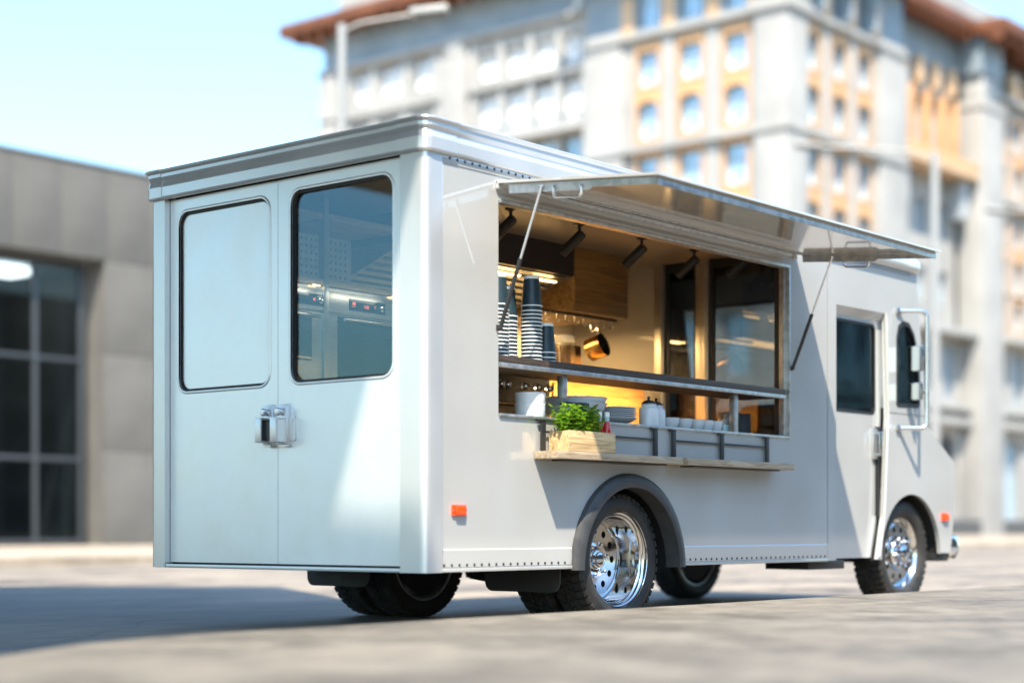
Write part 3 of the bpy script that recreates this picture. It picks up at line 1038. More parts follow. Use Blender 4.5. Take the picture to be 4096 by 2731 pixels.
# wheels
AXLE = Matrix.Rotation(R(90), 4, 'X')       # local +Z (outwards) to -Y
def make_tyre(w=.23, r=.386):
    b = MB()
    h = w / 2
    prof = [(.262, -h * .72), (.275, -h * .86), (.292, -h * .95), (.325, -h), (.352, -h * .97), (.368, -h * .9), (.376, -h * .8), (.3775, 0), (.376, h * .8), (.368, h * .9), (.352, h * .97), (.325, h), (.318, h * 1.005), (.312, h * .985), (.292, h * .95), (.275, h * .86), (.262, h * .72)]
    b.lathe(prof, 'tyre', 60, AXLE)
    N = 46
    for i in range(N):
        t = 360 / N * i
        for sgn in (-1, 1):
            mt = AXLE @ Matrix.Rotation(R(t + (0 if sgn > 0 else 180 / N)), 4, 'Z')
            # shoulder lug, wraps on to the sidewall
            q = math.radians(360 / N) * .31
            def pt(rr, ang, hh):
                return (rr * math.cos(ang), rr * math.sin(ang), hh * sgn)
            v = []
            for ang in (-q, q):
                v += [pt(.372, ang, h * .38), pt(r, ang * 1.0 + .03, h * .38), pt(r, ang, h * .86), pt(.376, ang, h * .97), pt(.36, ang, h * .985), pt(.36, ang, h * .8)]
            f = [(0, 1, 2, 3, 4, 5), (11, 10, 9, 8, 7, 6)] + [(j, j + 6, (j + 1) % 6 + 6, (j + 1) % 6) for j in range(6)]
            b.add(v, f, 'tyre', mt)
            # zig-zag centre block
            v = []
            for ang in (-q * 1.05, q * 1.05):
                v += [pt(.374, ang - .02, h * .03), pt(r, ang - .02, h * .03), pt(r, ang + .03, h * .32), pt(.374, ang + .03, h * .32)]
            b.add(v, [(0, 1, 2, 3), (7, 6, 5, 4), (0, 4, 5, 1), (1, 5, 6, 2), (2, 6, 7, 3), (3, 7, 4, 0)], 'tyre', mt)
    return b
def disc_with_holes(b, r0, r1, h, nh, rh, rad, m, t=.008):
    outer = [(r1 * math.cos(R(a)), r1 * math.sin(R(a))) for a in range(0, 360, 8)]
    inner = [(r0 * math.cos(R(a)), r0 * math.sin(R(a))) for a in range(0, 360, 12)]
    holes = [inner]
    for i in range(nh):
        a = 2 * math.pi * i / nh
        c, s = rad * math.cos(a), rad * math.sin(a)
        holes.append([(c + rh * math.cos(q * math.pi / 8), s + rh * 1.0 * math.sin(q * math.pi / 8)) for q in range(16)])
    fr = lambda u, v, w: tuple(AXLE @ Vector((u, v, h - w)))
    b.plate(outer, holes, t, m, fr)
def nuts(b, n, rad, h0, r=.013, L=.022):
    for i in range(n):
        a = 2 * math.pi * i / n + .2
        mt = AXLE @ Matrix.Translation((rad * math.cos(a), rad * math.sin(a), h0))
        b.lathe([(r * 1.25, 0), (r * 1.25, .004), (r, .006), (r, L), (r * .6, L + .006), (0, L + .007)], 'chrome', 6, mt)
def rear_rim():
    b = MB()
    b.lathe([(.268, .084), (.286, .092), (.2895, .099), (.287, .104), (.281, .104), (.277, .098), (.268, .094), (.262, .088), (.258, .078), (.252, .074), (.248, .068), (.243, .0), (.240, -.062), (.236, -.072), (.226, -.076), (.222, -.07), (.216, -.07), (.214, -.078)], 'chrome', 64, AXLE)
    disc_with_holes(b, .108, .215, -.076, 12, .0205, .168, 'chrome_soft')
    b.lathe([(.11, -.076), (.105, -.068), (.085, -.06), (.06, -.058), (.058, -.045), (.05, -.04), (.045, -.039), (.044, -.028), (.034, -.023), (0, -.022)], 'chrome', 36, AXLE)
    nuts(b, 6, .093, -.064)
    return b
def front_rim():
    b = MB()
    b.lathe([(.268, .084), (.286, .092), (.2895, .099), (.287, .104), (.278, .1), (.268, .09), (.256, .07), (.246, .045), (.235, .04), (.215, .05), (.21, .052)], 'chrome', 64, AXLE)
    disc_with_holes(b, .13, .211, .052, 10, .019, .178, 'chrome_soft')
    b.lathe([(.132, .052), (.128, .07), (.12, .082), (.07, .085), (.065, .11), (.05, .125), (.035, .13), (.033, .145), (0, .148)], 'chrome', 36, AXLE)
    nuts(b, 8, .1, .082, .015, .034)
    return b
def back_of_rim():
    b = MB()
    b.lathe([(.262, -.085), (.29, -.1), (.29, -.104), (.27, -.1), (.262, -.085), (.25, -.06), (.245, .05)], 'galv', 48, AXLE)
    b.lathe([(.245, .04), (.15, .035), (.15, -.03), (.13, -.05), (0, -.052)], 'galv', 32, AXLE)
    return b
tm = make_tyre().build('tyre', None, angle=30)
rm = rear_rim().build('rim', None, angle=28)
bm_ = back_of_rim().build('rim_back', None, angle=28)
fm = front_rim().build('rim', None, angle=28)
def wheel(x, y, side, inner, front, first):
    b = MB()
    b.tube([(0, .09, 0), (0, .13, 0)], .06, 'dark', 14)
    b.lathe([(0, -.095), (.24, -.095)], 'dark', 32, AXLE)
    h = b.build('wheel', T)
    h.location = Vector((x, y, .386)) - T.location
    h.rotation_euler = (0, 0, 0 if side > 0 else math.pi)
    src = [tm, bm_] if inner else [tm, fm if front else rm]
    if front and side < 0:
        src.append(bm_)
    for s in src:
        o = s.copy()
        col.objects.link(o)
        o.parent = h
        o.rotation_euler = (0, random.uniform(0, .1), 0)
    return h
for front, x in ((False, 1.745), (True, 5.31)):
    for side in (1, -1):
        y = .175 if side > 0 else WID - .175
        wheel(x, y, side, False, front, False)
        if not front:
            wheel(x, .462 if side > 0 else WID - .462, side, True, False, False)
for o in (tm, rm, bm_, fm):
    bpy.data.objects.remove(o)
# running gear and underbody
b = MB()
b.tube([(1.745, .3, .386), (1.745, WID - .3, .386)], .06, 'dark', 12)
b.lathe([(0, -.15), (.1, -.13), (.16, -.05), (.16, .05), (.1, .13), (0, .15)], 'dark', 16, Matrix.Translation((1.745, 1.09, .386)))
part(b, 'axle', T)
b = MB()
b.tube([(5.31, .3, .36), (5.31, WID - .3, .36)], .05, 'dark', 10)
part(b, 'axle', T)
b = MB()
for y in (.74, 1.36):
    b.box((.2, y, .36), (5.85, y + .08, .5), 'dark')
b.box((.07, .66, .5), (5.9, WID - .66, .56), 'dark')
b.box((.07, .05, .38), (1.18, WID - .05, .42), 'dark')
b.box((2.3, .1, .38), (4.75, WID - .1, .42), 'dark')
b.box((2.5, 1.5, .22), (3.6, 1.95, .4), 'dark', .04)
part(b, 'chassis', T)
b = MB()
b.box((3.9, .06, .287), (4.4, .4, .35), 'black_metal', .006)
part(b, 'step_bracket', T)
for y0, y1 in ((.085, .64), (1.57, 2.13)):
    b = MB()
    o = [(y0, .4), (y0, .255)] + arc(y0 + .06, .262, .055, 180, 270, 5) + arc(y1 - .06, .262, .055, 270, 360, 5) + [(y1, .4)]
    b.plate(o, [], .012, 'rubber', SX(1.2))
    part(b, 'mud_flap', T)

# hatch frame, counter, upper shelf
b = MB()
for a, c in (((.575, -.0125, 2.285), (3.545, .05, 2.305)), ((3.527, -.0125, 1.155), (3.545, .05, 2.2845)), ((.575, -.004, 1.152), (3.5265, .03, 1.1595))):
    b.box(a, c, 'galv', .002)
b.box((3.50, .012, 1.18), (3.5265, .05, 2.2845), 'galv', .002)
b.box((3.505, .052, 1.18), (3.53, .09, 2.284), 'black_metal', .002)
part(b, 'hatch_frame', T)
b = MB()
b.box((.575, -.012, 1.16), (3.5265, .5, 1.1745), 'galv', .002)
part(b, 'counter', T)
b = MB()
b.box((.57, .09, .9), (3.54, .5, 1.1585), 'wall_in')
part(b, 'counter_front', T)
b = MB()
b.box((.575, -.002, 1.445), (3.498, .34, 1.484), 'dark_wood', .003)
us = part(b, 'upper_shelf', T)
b = MB()
b.box((.575, -.006, 1.421), (3.498, .02, 1.4445), 'galv', .002)
b.box((.575, .0205, 1.4255), (3.498, .34, 1.4445), 'dark_wood')
part(b, 'shelf_edge', us)
for x, z0 in ((1.2, 1.292), (2.97, 1.1755)):
    b = MB()
    b.box((x - .022, .045, z0), (x + .022, .085, 1.4205), 'galv', .004)
    part(b, 'shelf_post', us)
b = MB()
b.tube([(1.2, .065, 1.292), (1.2, .065, 1.176)], .004, 'alum', 6)
part(b, 'shelf_rod', us)

# interior shell
b = MB()
b.box((.1, .045, 2.48), (3.94, WID - .042, 2.52), 'ceil_in')
part(b, 'ceiling', T)
b = MB()
b.box((.1, WID - .075, .9), (3.94, WID - .042, 2.48), 'wall_in')
part(b, 'lining', T)
b = MB()
b.box((.575, .042, 2.306), (3.54, .06, 2.48), 'wall_in')
part(b, 'lining', T)
b = MB()
b.box((.1, .042, .9), (.565, .06, 2.48), 'wall_in')
part(b, 'lining', T)
b = MB()
b.box((3.55, .042, .9), (3.94, .06, 2.48), 'wall_in')
part(b, 'lining', T)
b = MB()
b.box((.1, .1, .86), (5.2, WID - .1, .9), 'dark')
part(b, 'floor', T)
# partition to the cab
PX = 3.93
b = MB()
b.box((PX, 1.345, .9), (PX + .03, WID - .076, 2.479), 'wall_in')
part(b, 'partition_wall', T)
for y0, y1, m in ((1.262, 1.344, 'steel'), (.878, .985, 'steel'), (.045, .075, 'steel')):
    b = MB()
    b.box((PX - .02, y0, .9), (PX + .05, y1, 2.479), m, .006)
    b.box((PX - .03, y0 + .012, .9), (PX - .02, y0 + .04, 2.47), m, .003)
    part(b, 'partition_post', T)
b = MB()
for y0, y1 in ((.0755, .8775), (.9855, 1.2615)):
    b.box((PX + .005, y0, 2.42), (PX + .035, y1, 2.479), 'black_metal')
    b.box((PX + .005, y0, .9), (PX + .035, y1, .96), 'black_metal')
    b.box((PX + .006, y0, .961), (PX + .034, y0 + .03, 2.419), 'black_metal')
    b.box((PX + .006, y1 - .03, .961), (PX + .034, y1, 2.419), 'black_metal')
part(b, 'partition_frame', T)
for y0, y1 in ((.1, .85), (1.01, 1.235)):
    b = MB()
    b.box((PX + .016, y0, .955), (PX + .022, y1, 2.425), 'glass_clear')
    part(b, 'partition_pane', T)

# awning
AH, AT, AY, AD = 2.383, 2.292, -1.03, 0
def apt(q, dz=0):
    """point on the awning's upper face at distance q out from the wall"""
    return (-q, AH + (AT - AH) * q / 1.03 + dz)
b = MB()
x0, x1 = .545, 3.625
for q0, q1, t0, t1, m, xa, xb in ((-.005, 1.045, 0, .013, 'paint', x0, x1), (.02, 1.02, -.006, -.0005, 'awning_under', x0 + .03, x1 - .03)):
    a, c = apt(q0), apt(q1)
    v = [(xa, a[0], a[1] + t0), (xb, a[0], a[1] + t0), (xb, c[0], c[1] + t0), (xa, c[0], c[1] + t0), (xa, a[0], a[1] + t1), (xb, a[0], a[1] + t1), (xb, c[0], c[1] + t1), (xa, c[0], c[1] + t1)]
    b.add(v, [(0, 3, 2, 1), (4, 5, 6, 7), (0, 1, 5, 4), (1, 2, 6, 5), (2, 3, 7, 6), (3, 0, 4, 7)], m)
aw = part(b, 'awning', T)
def flange(x, s):
    pts = [apt(.07, -.0065), apt(.075, -.052), apt(.60, -.052), apt(.622, -.038), apt(1.012, -.038), apt(1.012, -.0065)]
    b = MB()
    b.plate(pts, [], .005 * s, 'galv', lambda u, v, w: (x + w, u, v))
    return part(b, 'awning_flange', aw)
flange(x0 + .026, 1)
flange(x1 - .026, -1)
b = MB()
a = apt(1.0175, -.0065)
b.box((x0 + .0255, a[0] - .004, a[1] - .036), (x1 - .0255, a[0], a[1]), 'galv', .001)
part(b, 'awning_flange', aw)
b = MB()
b.tube([(x0 + .04, -.11, apt(.11)[1] - .009), (x1 - .04, -.11, apt(.11)[1] - .009)], .006, 'black_metal', 6)
b.tube([(x0 + .04, -.125, apt(.125)[1] - .009), (x1 - .04, -.125, apt(.125)[1] - .009)], .004, 'galv', 6)
part(b, 'awning_seal', aw)
b = MB()
b.tube([(x0 + .02, .0, AH - .005), (x1 - .02, .0, AH - .005)], .011, 'galv', 10)
for x in (x0 + .02, x1 - .02):
    b.box((x - .02, -.02, AH - .03), (x + .02, .0, AH + .016), 'paint', .006)
part(b, 'awning_hinge', aw)
for x in (x0 + .022, x1 - .022):
    b = MB()
    p0, p1 = apt(.375, -.045), apt(.555, -.045)
    P4 = [(x, p0[0], p0[1] + .012), (x, p0[0], p0[1] - .04), (x, p1[0], p1[1] - .04), (x, p1[0], p1[1] + .012)]
    b.tube(fillet(P4, .025), .008, 'alum', 8)
    for p in (P4[0], P4[3]):
        b.lathe([(.009, 0), (.009, .008), (0, .01)], 'chrome', 8, Matrix.Translation((x, p[1], p[2])) @ Matrix.Rotation(R(-90 if x < 2 else 90), 4, 'Y'))
    part(b, 'awning_handle', aw)
for x, xt in ((.562, .562), (3.555, 3.585)):
    lo, hi = Vector((x, -.022, 1.625)), Vector((xt, -.30, apt(.30)[1] - .022))
    mid = lo.lerp(hi, .49)
    b = MB()
    b.tube([lo, mid], .0115, 'black_metal', 12)
    b.tube([mid, hi], .0065, 'alum', 10)
    b.lathe([(.0, -.012), (.012, -.01), (.014, 0), (.012, .01), (0, .012)], 'black_metal', 10, Matrix.Translation(lo))
    b.lathe([(.0, -.01), (.01, -.008), (.012, 0), (.01, .008), (0, .01)], 'alum', 10, Matrix.Translation(hi))
    b.box((x - .012, -.02, 1.61), (x + .012, .0, 1.64), 'black_metal', .003)
    part(b, 'gas_strut', T)

# side marker lamps
def marker(x0, x1, z0, z1):
    b = MB()
    b.box((x0, -.012, z0), (x1, -.001, z1), 'amber', .003)
    b.box((x0 + .018, -.026, z0 + .006), (x1 - .018, -.0121, z1 - .006), 'amber', .005)
    o = part(b, 'marker_lamp', T)
    b = MB()
    for x in (x0 + .009, x1 - .009):
        b.lathe([(.007, 0), (.006, .004), (0, .005)], 'chrome', 8, Matrix.Translation((x, -.012, (z0 + z1) / 2)) @ Matrix.Rotation(R(90), 4, 'X'))
    part(b, 'screw', o)
marker(.196, .304, .633, .688)
marker(5.79, 5.905, .627, .685)

# ------------------------------------------------------------------ cab
arch_f = arc(5.31, .345, .475, 180, 4, 22)
def cab_outline():
    return [(4.06, .348), (4.175, .348), (4.175, 2.112), (4.893, 2.117), (4.925, 1.37), (4.868, .66), (4.78, .348)] + arch_f + [(5.80, .382), (5.951, .379), (6.005, .634), (6.005, 1.082), (5.56, 1.333), (5.372, 2.46), (4.06, 2.46)]
qw = [(5.06, 1.47), (5.08, 1.452), (5.40, 1.462), (5.43, 1.475), (5.435, 1.5), (5.425, 1.7), (5.40, 1.88), (5.34, 2.01), (5.26, 2.082), (5.17, 2.09), (5.09, 2.05), (5.06, 1.96)]
b = MB()
b.plate(cab_outline(), [qw], .03, 'paint', SY(.0))
part(b, 'cab_side', T)
b = MB()
b.plate([(4.06, .348), (4.8, .348)] + arch_f + [(5.80, .382), (5.951, .379), (6.005, .634), (6.005, 1.082), (5.56, 1.333), (5.372, 2.46), (4.06, 2.46)], [qw, [(4.2, 1.4), (4.85, 1.4), (4.85, 2.03), (4.2, 2.03)]], .03, 'paint', SY(WID - .03))
part(b, 'cab_side', T)
def offs(poly, k, c):
    return [(c[0] + (p[0] - c[0]) * k, c[1] + (p[1] - c[1]) * k) for p in poly]
for y in (0, WID - .03):
    b = MB()
    b.plate(offs(qw, .998, (5.25, 1.75)), [offs(qw, .9, (5.25, 1.75))], .02, 'gasket', SY(y - .003 if y == 0 else y + .01))
    g = part(b, 'quarter_window', T)
    b = MB()
    b.plate(offs(qw, .93, (5.25, 1.75)), [], .004, 'glass_dark', SY(y + .01))
    part(b, 'pane', g)
b = MB()
b.plate([(4.19, 1.39), (4.86, 1.39), (4.86, 2.04), (4.19, 2.04)], [], .004, 'glass_dark', SY(WID - .02))
part(b, 'window_pane', T)
# belt seam and the forward crease of the cab
b = MB()
b.box((4.925, -.0015, 1.405), (5.53, .005, 1.409), 'arch')
b.box((4.055, .004, .36), (4.06, .03, 2.45), 'arch')
part(b, 'cab_seam', T)
b = MB()
b.tube(fillet([(4.893, -.004, 2.117), (4.925, -.004, 1.37), (4.868, -.004, .66), (4.79, -.004, .365)], .05), .011, 'paint', 8)
part(b, 'door_frame_bead', T)
# sliding side door
b = MB()
dh = rrect(4.13, 1.385, 4.83, 2.035, .05, 6)
b.plate([(4.1, .36), (4.765, .36), (4.86, .66), (4.912, 1.37), (4.935, 2.14), (4.1, 2.14)], [dh], .03, 'paint', SY(.05))
cdoor = part(b, 'cab_door', T)
b = MB()
b.plate(rrect(4.131, 1.386, 4.829, 2.034, .05, 6), [rrect(4.15, 1.405, 4.81, 2.015, .04, 6)], .02, 'gasket', SY(.046))
part(b, 'window_gasket', cdoor)
b = MB()
b.plate(rrect(4.145, 1.4, 4.815, 2.02, .042, 6), [], .004, 'glass_dark', SY(.056))
part(b, 'window_pane', cdoor)
b = MB()
b.box((4.83, .028, .66), (4.862, .049, 1.30), 'gasket')
part(b, 'door_gap', cdoor)
b = MB()
b.box((4.775, .03, 1.065), (4.845, .0495, 1.285), 'steel', .004)
b.box((4.80, .0, 1.09), (4.812, .031, 1.105), 'chrome_soft', .002)
b.box((4.80, .0, 1.245), (4.812, .031, 1.26), 'chrome_soft', .002)
b.box((4.79, -.014, 1.085), (4.828, .001, 1.262), 'chrome_soft', .005)
part(b, 'door_handle', cdoor)
b = MB()
b.add([(4.175, .002, 2.112), (4.893, .002, 2.117), (4.89, .049, 2.06), (4.175, .049, 2.055)], [(0, 1, 2, 3)], 'paint')
part(b, 'rain_gutter', cdoor)
b = MB()
b.box((4.0, .05, 2.36), (5.34, WID - .05, 2.43), 'dark')
part(b, 'headliner', T)
# cab front: roof, windscreen, bonnet, grille, bumper
b = MB()
b.box((4.06, .03, 2.44), (5.36, WID - .03, 2.56), 'paint', .02)
part(b, 'cab_roof', T)
CP = [(-.005, 2.452), (.022, 2.455), (.036, 2.466), (.044, 2.49), (.044, 2.52), (.034, 2.545), (.015, 2.56), (-.03, 2.566)]
sweep([(4.06, 0, 0, -1)] + rcorner(5.33, .06, .06, 270, 360) + rcorner(5.33, WID - .06, .06, 0, 90) + [(4.06, WID, 0, 1)], CP, 'paint', 'cab_roof_trim', T, angle=40)
b = MB()
n = 22
for i in range(n):
    x = 4.3 + i * .045
    b.box((x, -.012, 2.432), (x + .022, -.0015, 2.451), 'frame_grey')
part(b, 'gutter_teeth', T, kind='stuff')
b = MB()
fp = [(5.372, 2.46), (5.56, 1.333)]
def slope_plate(a, c, y0, y1, t, m):
    d = Vector((c[0] - a[0], 0, c[1] - a[1])).normalized()
    nrm = Vector((-d.z, 0, d.x))
    if nrm.x < 0:
        nrm = -nrm
    v = [Vector((p[0], y, p[1])) - nrm * q for q in (.002, t) for p in (a, c) for y in (y0, y1)]
    return v, [(0, 1, 3, 2), (4, 6, 7, 5), (0, 4, 5, 1), (2, 3, 7, 6), (0, 2, 6, 4), (1, 5, 7, 3)]
def lp(t):
    return (fp[0][0] + (fp[1][0] - fp[0][0]) * t, fp[0][1] + (fp[1][1] - fp[0][1]) * t)
for a, c, y0, y1 in ((lp(0), lp(.1), .031, WID - .031), (lp(.86), lp(1), .031, WID - .031), (lp(.1), lp(.86), .031, .11), (lp(.1), lp(.86), WID - .11, WID - .031), (lp(.1), lp(.86), 1.06, 1.12)):
    b.add(*slope_plate(a, c, y0, y1, .03, ), 'paint') if False else b.add(*slope_plate(a, c, y0, y1, .03, 'paint'), 'paint')
part(b, 'windscreen_frame', T)
for y0, y1 in ((.111, 1.059), (1.121, WID - .111)):
    b = MB()
    v, f = slope_plate(lp(.1), lp(.86), y0, y1, .008, None)
    b.add(v, f, 'glass_wind')
    part(b, 'windscreen', T)
b = MB()
v, f = slope_plate((5.562, 1.332), (6.004, 1.082), .031, WID - .031, .03, None)
b.add(v, f, 'paint')
part(b, 'bonnet', T)
b = MB()
b.box((5.975, .031, .45), (6.003, WID - .031, 1.06), 'paint')
for i in range(6):
    b.box((6.0035, .55, .62 + i * .06), (6.012, WID - .55, .65 + i * .06), 'black_metal')
part(b, 'grille', T)
b = MB()
pr = [(5.955, .315), (6.075, .315), (6.15, .43), (6.135, .5), (6.03, .525), (5.955, .525)]
b.box((5.955, -.012, .318), (6.14, WID + .012, .524), 'chrome_bright', .075)
part(b, 'bumper', T)
b = MB()
b.box((5.80, .02, .318), (5.953, .3, .378), 'black_metal', .004)
part(b, 'bumper_bracket', T)
# cab interior
b = MB()
b.box((5.05, .05, .9), (5.5, WID - .05, 1.22), 'rubber', .04)
b.box((5.2, .3, 1.2), (5.48, WID - .3, 1.28), 'rubber', .03)
part(b, 'dashboard', T)
b = MB()
cst = Matrix.Translation((4.98, 1.55, 1.5)) @ Matrix.Rotation(R(-62), 4, 'Y')
b.tube([cst @ Vector((.2 * math.cos(R(a)), .2 * math.sin(R(a)), 0)) for a in range(0, 361, 15)], .016, 'rubber', 8)
for a in (90, 210, 330):
    b.tube([cst @ Vector((0, 0, 0)), cst @ Vector((.19 * math.cos(R(a)), .19 * math.sin(R(a)), 0))], .012, 'rubber', 6)
b.tube([cst @ Vector((0, 0, 0)), (5.25, 1.55, 1.2)], .03, 'rubber', 8)
part(b, 'steering_wheel', T)
for y in (.62, 1.5):
    b = MB()
    b.box((4.3, y - .23, .9), (4.75, y + .23, 1.1), 'rubber', .05)
    b.box((4.25, y - .22, 1.1), (4.38, y + .22, 1.46), 'rubber', .06)
    part(b, 'seat', T)

# mirrors
b = MB()
mo = (5.244, -.15)
b.tube(fillet([(5.08, .0, 2.155), (mo[0], mo[1], 2.155), (mo[0], mo[1], 1.3), (5.08, .0, 1.3)], .05, 5), .0165, 'alum', 12)
for z in (2.155, 1.3):
    b.box((5.05, -.022, z - .022), (5.11, .0, z + .022), 'chrome_soft', .005)
mir = part(b, 'mirror_arm', T)
for z0, z1, w in ((1.715, 1.905, .13), (1.505, 1.635, .11)):
    b = MB()
    yc = -.085
    b.box((5.185, yc - w / 2, z0), (5.215, yc + w / 2, z1), 'chrome_soft', .012)
    b.tube([(5.21, yc, (z0 + z1) / 2), (mo[0], mo[1], (z0 + z1) / 2)], .012, 'black_metal', 8)
    b.plate(rrect(yc - w / 2 + .008, z0 + .008, yc + w / 2 - .008, z1 - .008, .01, 3), [], .002, 'chrome', SX(5.182))
    part(b, 'mirror', mir)

# ------------------------------------------------------------------ kitchen inside the truck
YF = 1.28                 # front plane of the kitchen units
YW = WID - .077
def oven(name, label, x0, x1, small):
    t = thing(name, label, 'oven', ((x0 + x1) / 2, YF, .9), 0, 'built-in ovens in the truck')
    b = MB()
    b.box((x0, YF + .02, .9), (x1, YW - .004, 1.955), 'steel')
    part(b, 'body', t)
    b = MB()
    b.box((x0, YF, 1.815), (x1, YF + .0195, 1.935), 'steel', .003)
    p = part(b, 'control_panel', t)
    dx0, dx1 = (x0 + .18, x0 + .42) if small else (x0 + .17, x0 + .47)
    b = MB()
    b.box((dx0, YF - .004, 1.838), (dx1, YF - .0005, 1.905), 'display', .001)
    b.lathe([(.02, 0), (.019, .012), (.012, .016), (0, .016)], 'chrome_soft', 20, Matrix.Translation((dx1 - .035, YF - .004, 1.868)) @ Matrix.Rotation(R(90), 4, 'X'))
    part(b, 'display', p)
    # lit figures
    seg = {'1': 'bc', '2': 'abged', '8': 'abcdefg', '0': 'abcdef'}
    b = MB()
    def digit(ch, x, z, h):
        w = h * .5
        s = {'a': ((0, h), (w, h)), 'g': ((0, h / 2), (w, h / 2)), 'd': ((0, 0), (w, 0)), 'f': ((0, h / 2), (0, h)), 'b': ((w, h / 2), (w, h)), 'e': ((0, 0), (0, h / 2)), 'c': ((w, 0), (w, h / 2))}
        for k in seg[ch]:
            (xa, za), (xb, zb) = s[k]
            b.box((x + xa - .0011, YF - .0055, z + za - .0011), (x + xb + .0011, YF - .0042, z + zb + .0011), 'digits')
    if not small:
        for i, ch in enumerate('188'):
            digit(ch, dx0 + .018 + i * .011, 1.872, .014)
        for i in range(4):
            b.box((dx0 + .016 + i * .009, YF - .0055, 1.861), (dx0 + .022 + i * .009, YF - .0042, 1.864), 'digits')
        for i, ch in enumerate('1122'):
            digit(ch, dx0 + .112 + i * .013, 1.86, .017)
        b.box((dx0 + .2, YF - .0055, 1.878), (dx0 + .222, YF - .0042, 1.88), 'digits')
        b.box((dx0 + .21, YF - .0055, 1.862), (dx0 + .212, YF - .0042, 1.876), 'digits')
    else:
        for i, ch in enumerate('12'):
            digit(ch, dx1 - .09 + i * .012, 1.866, .014)
    part(b, 'figures', p)
    b = MB()
    if small:
        b.box((x0, YF, 1.40), (x1, YF + .0195, 1.80), 'steel', .003)
    else:
        gx = x0 + .075
        b.plate([(x0, 1.30), (x1, 1.30), (x1, 1.80), (x0, 1.80)], [[(gx, 1.345), (x1 - .0, 1.345)][:0] or [(gx, 1.34), (x1 - .03, 1.34), (x1 - .03, 1.795), (gx, 1.795)]], .0195, 'steel', SY(YF))
    d = part(b, 'oven_door', t)
    b = MB()
    if small:
        b.box((x0 + .02, YF - .006, 1.52), (x1 - .09, YF - .0005, 1.795), 'oven_glass', .004)
    else:
        b.box((gx, YF + .004, 1.34), (x1 - .03, YF + .008, 1.795), 'glass_dark')
        b.box((gx, YF + .0, 1.70), (x1 - .03, YF + .0038, 1.795), 'oven_glass')
    part(b, 'door_glass', d)
    b = MB()
    hz = 1.772
    b.tube([(x0 + .09 if not small else x0 + .02, YF - .045, hz), (x1 - .06, YF - .045, hz)], .0105, 'chrome_soft', 12)
    for x in (x0 + .13, x1 - .09):
        b.tube([(x, YF - .045, hz), (x, YF + .002, hz)], .007, 'chrome_soft', 8)
    part(b, 'handle', d)
    if not small:
        b = MB()
        b.box((gx, YF + .05, 1.335), (x1 - .03, YF + .5, 1.34), 'dark')
        b.box((gx, YF + .0205, 1.34), (x1 - .03, YF + .022, 1.345), 'dark')
        part(b, 'cavity', t)
        for z, tr in ((1.675, False), (1.6, False), (1.52, True), (1.43, False)):
            b = MB()
            for k in range(18):
                x = gx + .02 + k * (x1 - gx - .07) / 17
                b.tube([(x, YF + .012, z), (x, YF + .019, z)], .003, 'rack', 5)
            b.tube([(gx + .01, YF + .011, z), (x1 - .04, YF + .011, z)], .0035, 'rack', 6)
            if tr:
                b.box((gx + .01, YF + .011, z + .012), (x1 - .09, YF + .019, z + .06), 'tray', .003)
            part(b, 'rack', d)
    return t
oven('oven', 'small steel oven left of the metal divider behind the rear window', .11, .523, True)
oven('oven', 'steel oven with clock display and wire racks behind the rear window', .565, 1.16, False)
b = MB()
b.box((.5245, YF - .012, .9), (.5635, YF + .04, 2.478), 'steel', .004)
tag(part(b, 'cabinet_divider', T) if False else b.build('cabinet_divider'), 'tall thin metal divider post between the two ovens', 'post')
def shelf(label, z, m, x0=.11, x1=1.16):
    b = MB()
    b.box((x0, YF - .006, z - .036), (.5235, YW - .003, z), m, .002)
    b.box((.5645, YF - .006, z - .036), (x1, YW - .003, z), m, .002)
    tag(b.build('wall_shelf'), label, 'shelf')
shelf('pale wooden shelf board lying over the two ovens', 1.994, 'shelf_wood')
shelf('upper wooden shelf board above the perforated panels', 2.375, 'shelf_wood')
b = MB()
b.box((.2, YF + .25, 2.0), (.5, YF + .26, 2.3), 'steel')
b.box((.5655, YF + .25, 2.0), (1.0, YF + .26, 2.3), 'steel')
pgo = b.build('perforated_panel')
tag(pgo, 'perforated steel sheet standing on the shelf over the ovens', 'panel')
b = MB()
for i in range(7):
    for k in range(8):
        for xo, nx in ((.225, 7), (.59, 10)):
            pass
for xo, nx in ((.222, 7), (.59, 10)):
    for i in range(nx):
        for k in range(7):
            b.lathe([(.0085, 0), (0, .0005)], 'hole', 8, Matrix.Translation((xo + i * .04, YF + .2495, 2.03 + k * .04)) @ Matrix.Rotation(R(90), 4, 'X'))
o = b.build('hole_pattern', pgo)
o['kind'] = 'stuff'
# warm strip under the shelf over the ovens
b = MB()
b.box((.45, YF - .004, 1.952), (.5, YF + .006, 1.9575), 'warm_led')
b.box((1.1, YF - .004, 1.952), (1.15, YF + .006, 1.9575), 'warm_led')
tag(b.build('light_strip'), 'warm light strip under the shelf over the ovens', 'light')
def area(name, loc, sx, sy, e, rot=(0, 0, 0), c=(1, .6, .22), spread=180):
    l = bpy.data.lights.new(name, 'AREA')
    l.shape = 'RECTANGLE'
    l.size, l.size_y, l.energy, l.color = sx, sy, e, c
    l.spread = R(spread)
    o = bpy.data.objects.new(name, l)
    col.objects.link(o)
    o.location, o.rotation_euler = loc, rot
area('oven_strip_light', (.42, YF - .12, 1.945), .22, .04, .14, (R(25), 0, 0), (1, .8, .58))
area('oven_strip_light', (.87, YF - .12, 1.945), .45, .04, .2, (R(25), 0, 0), (1, .8, .58))

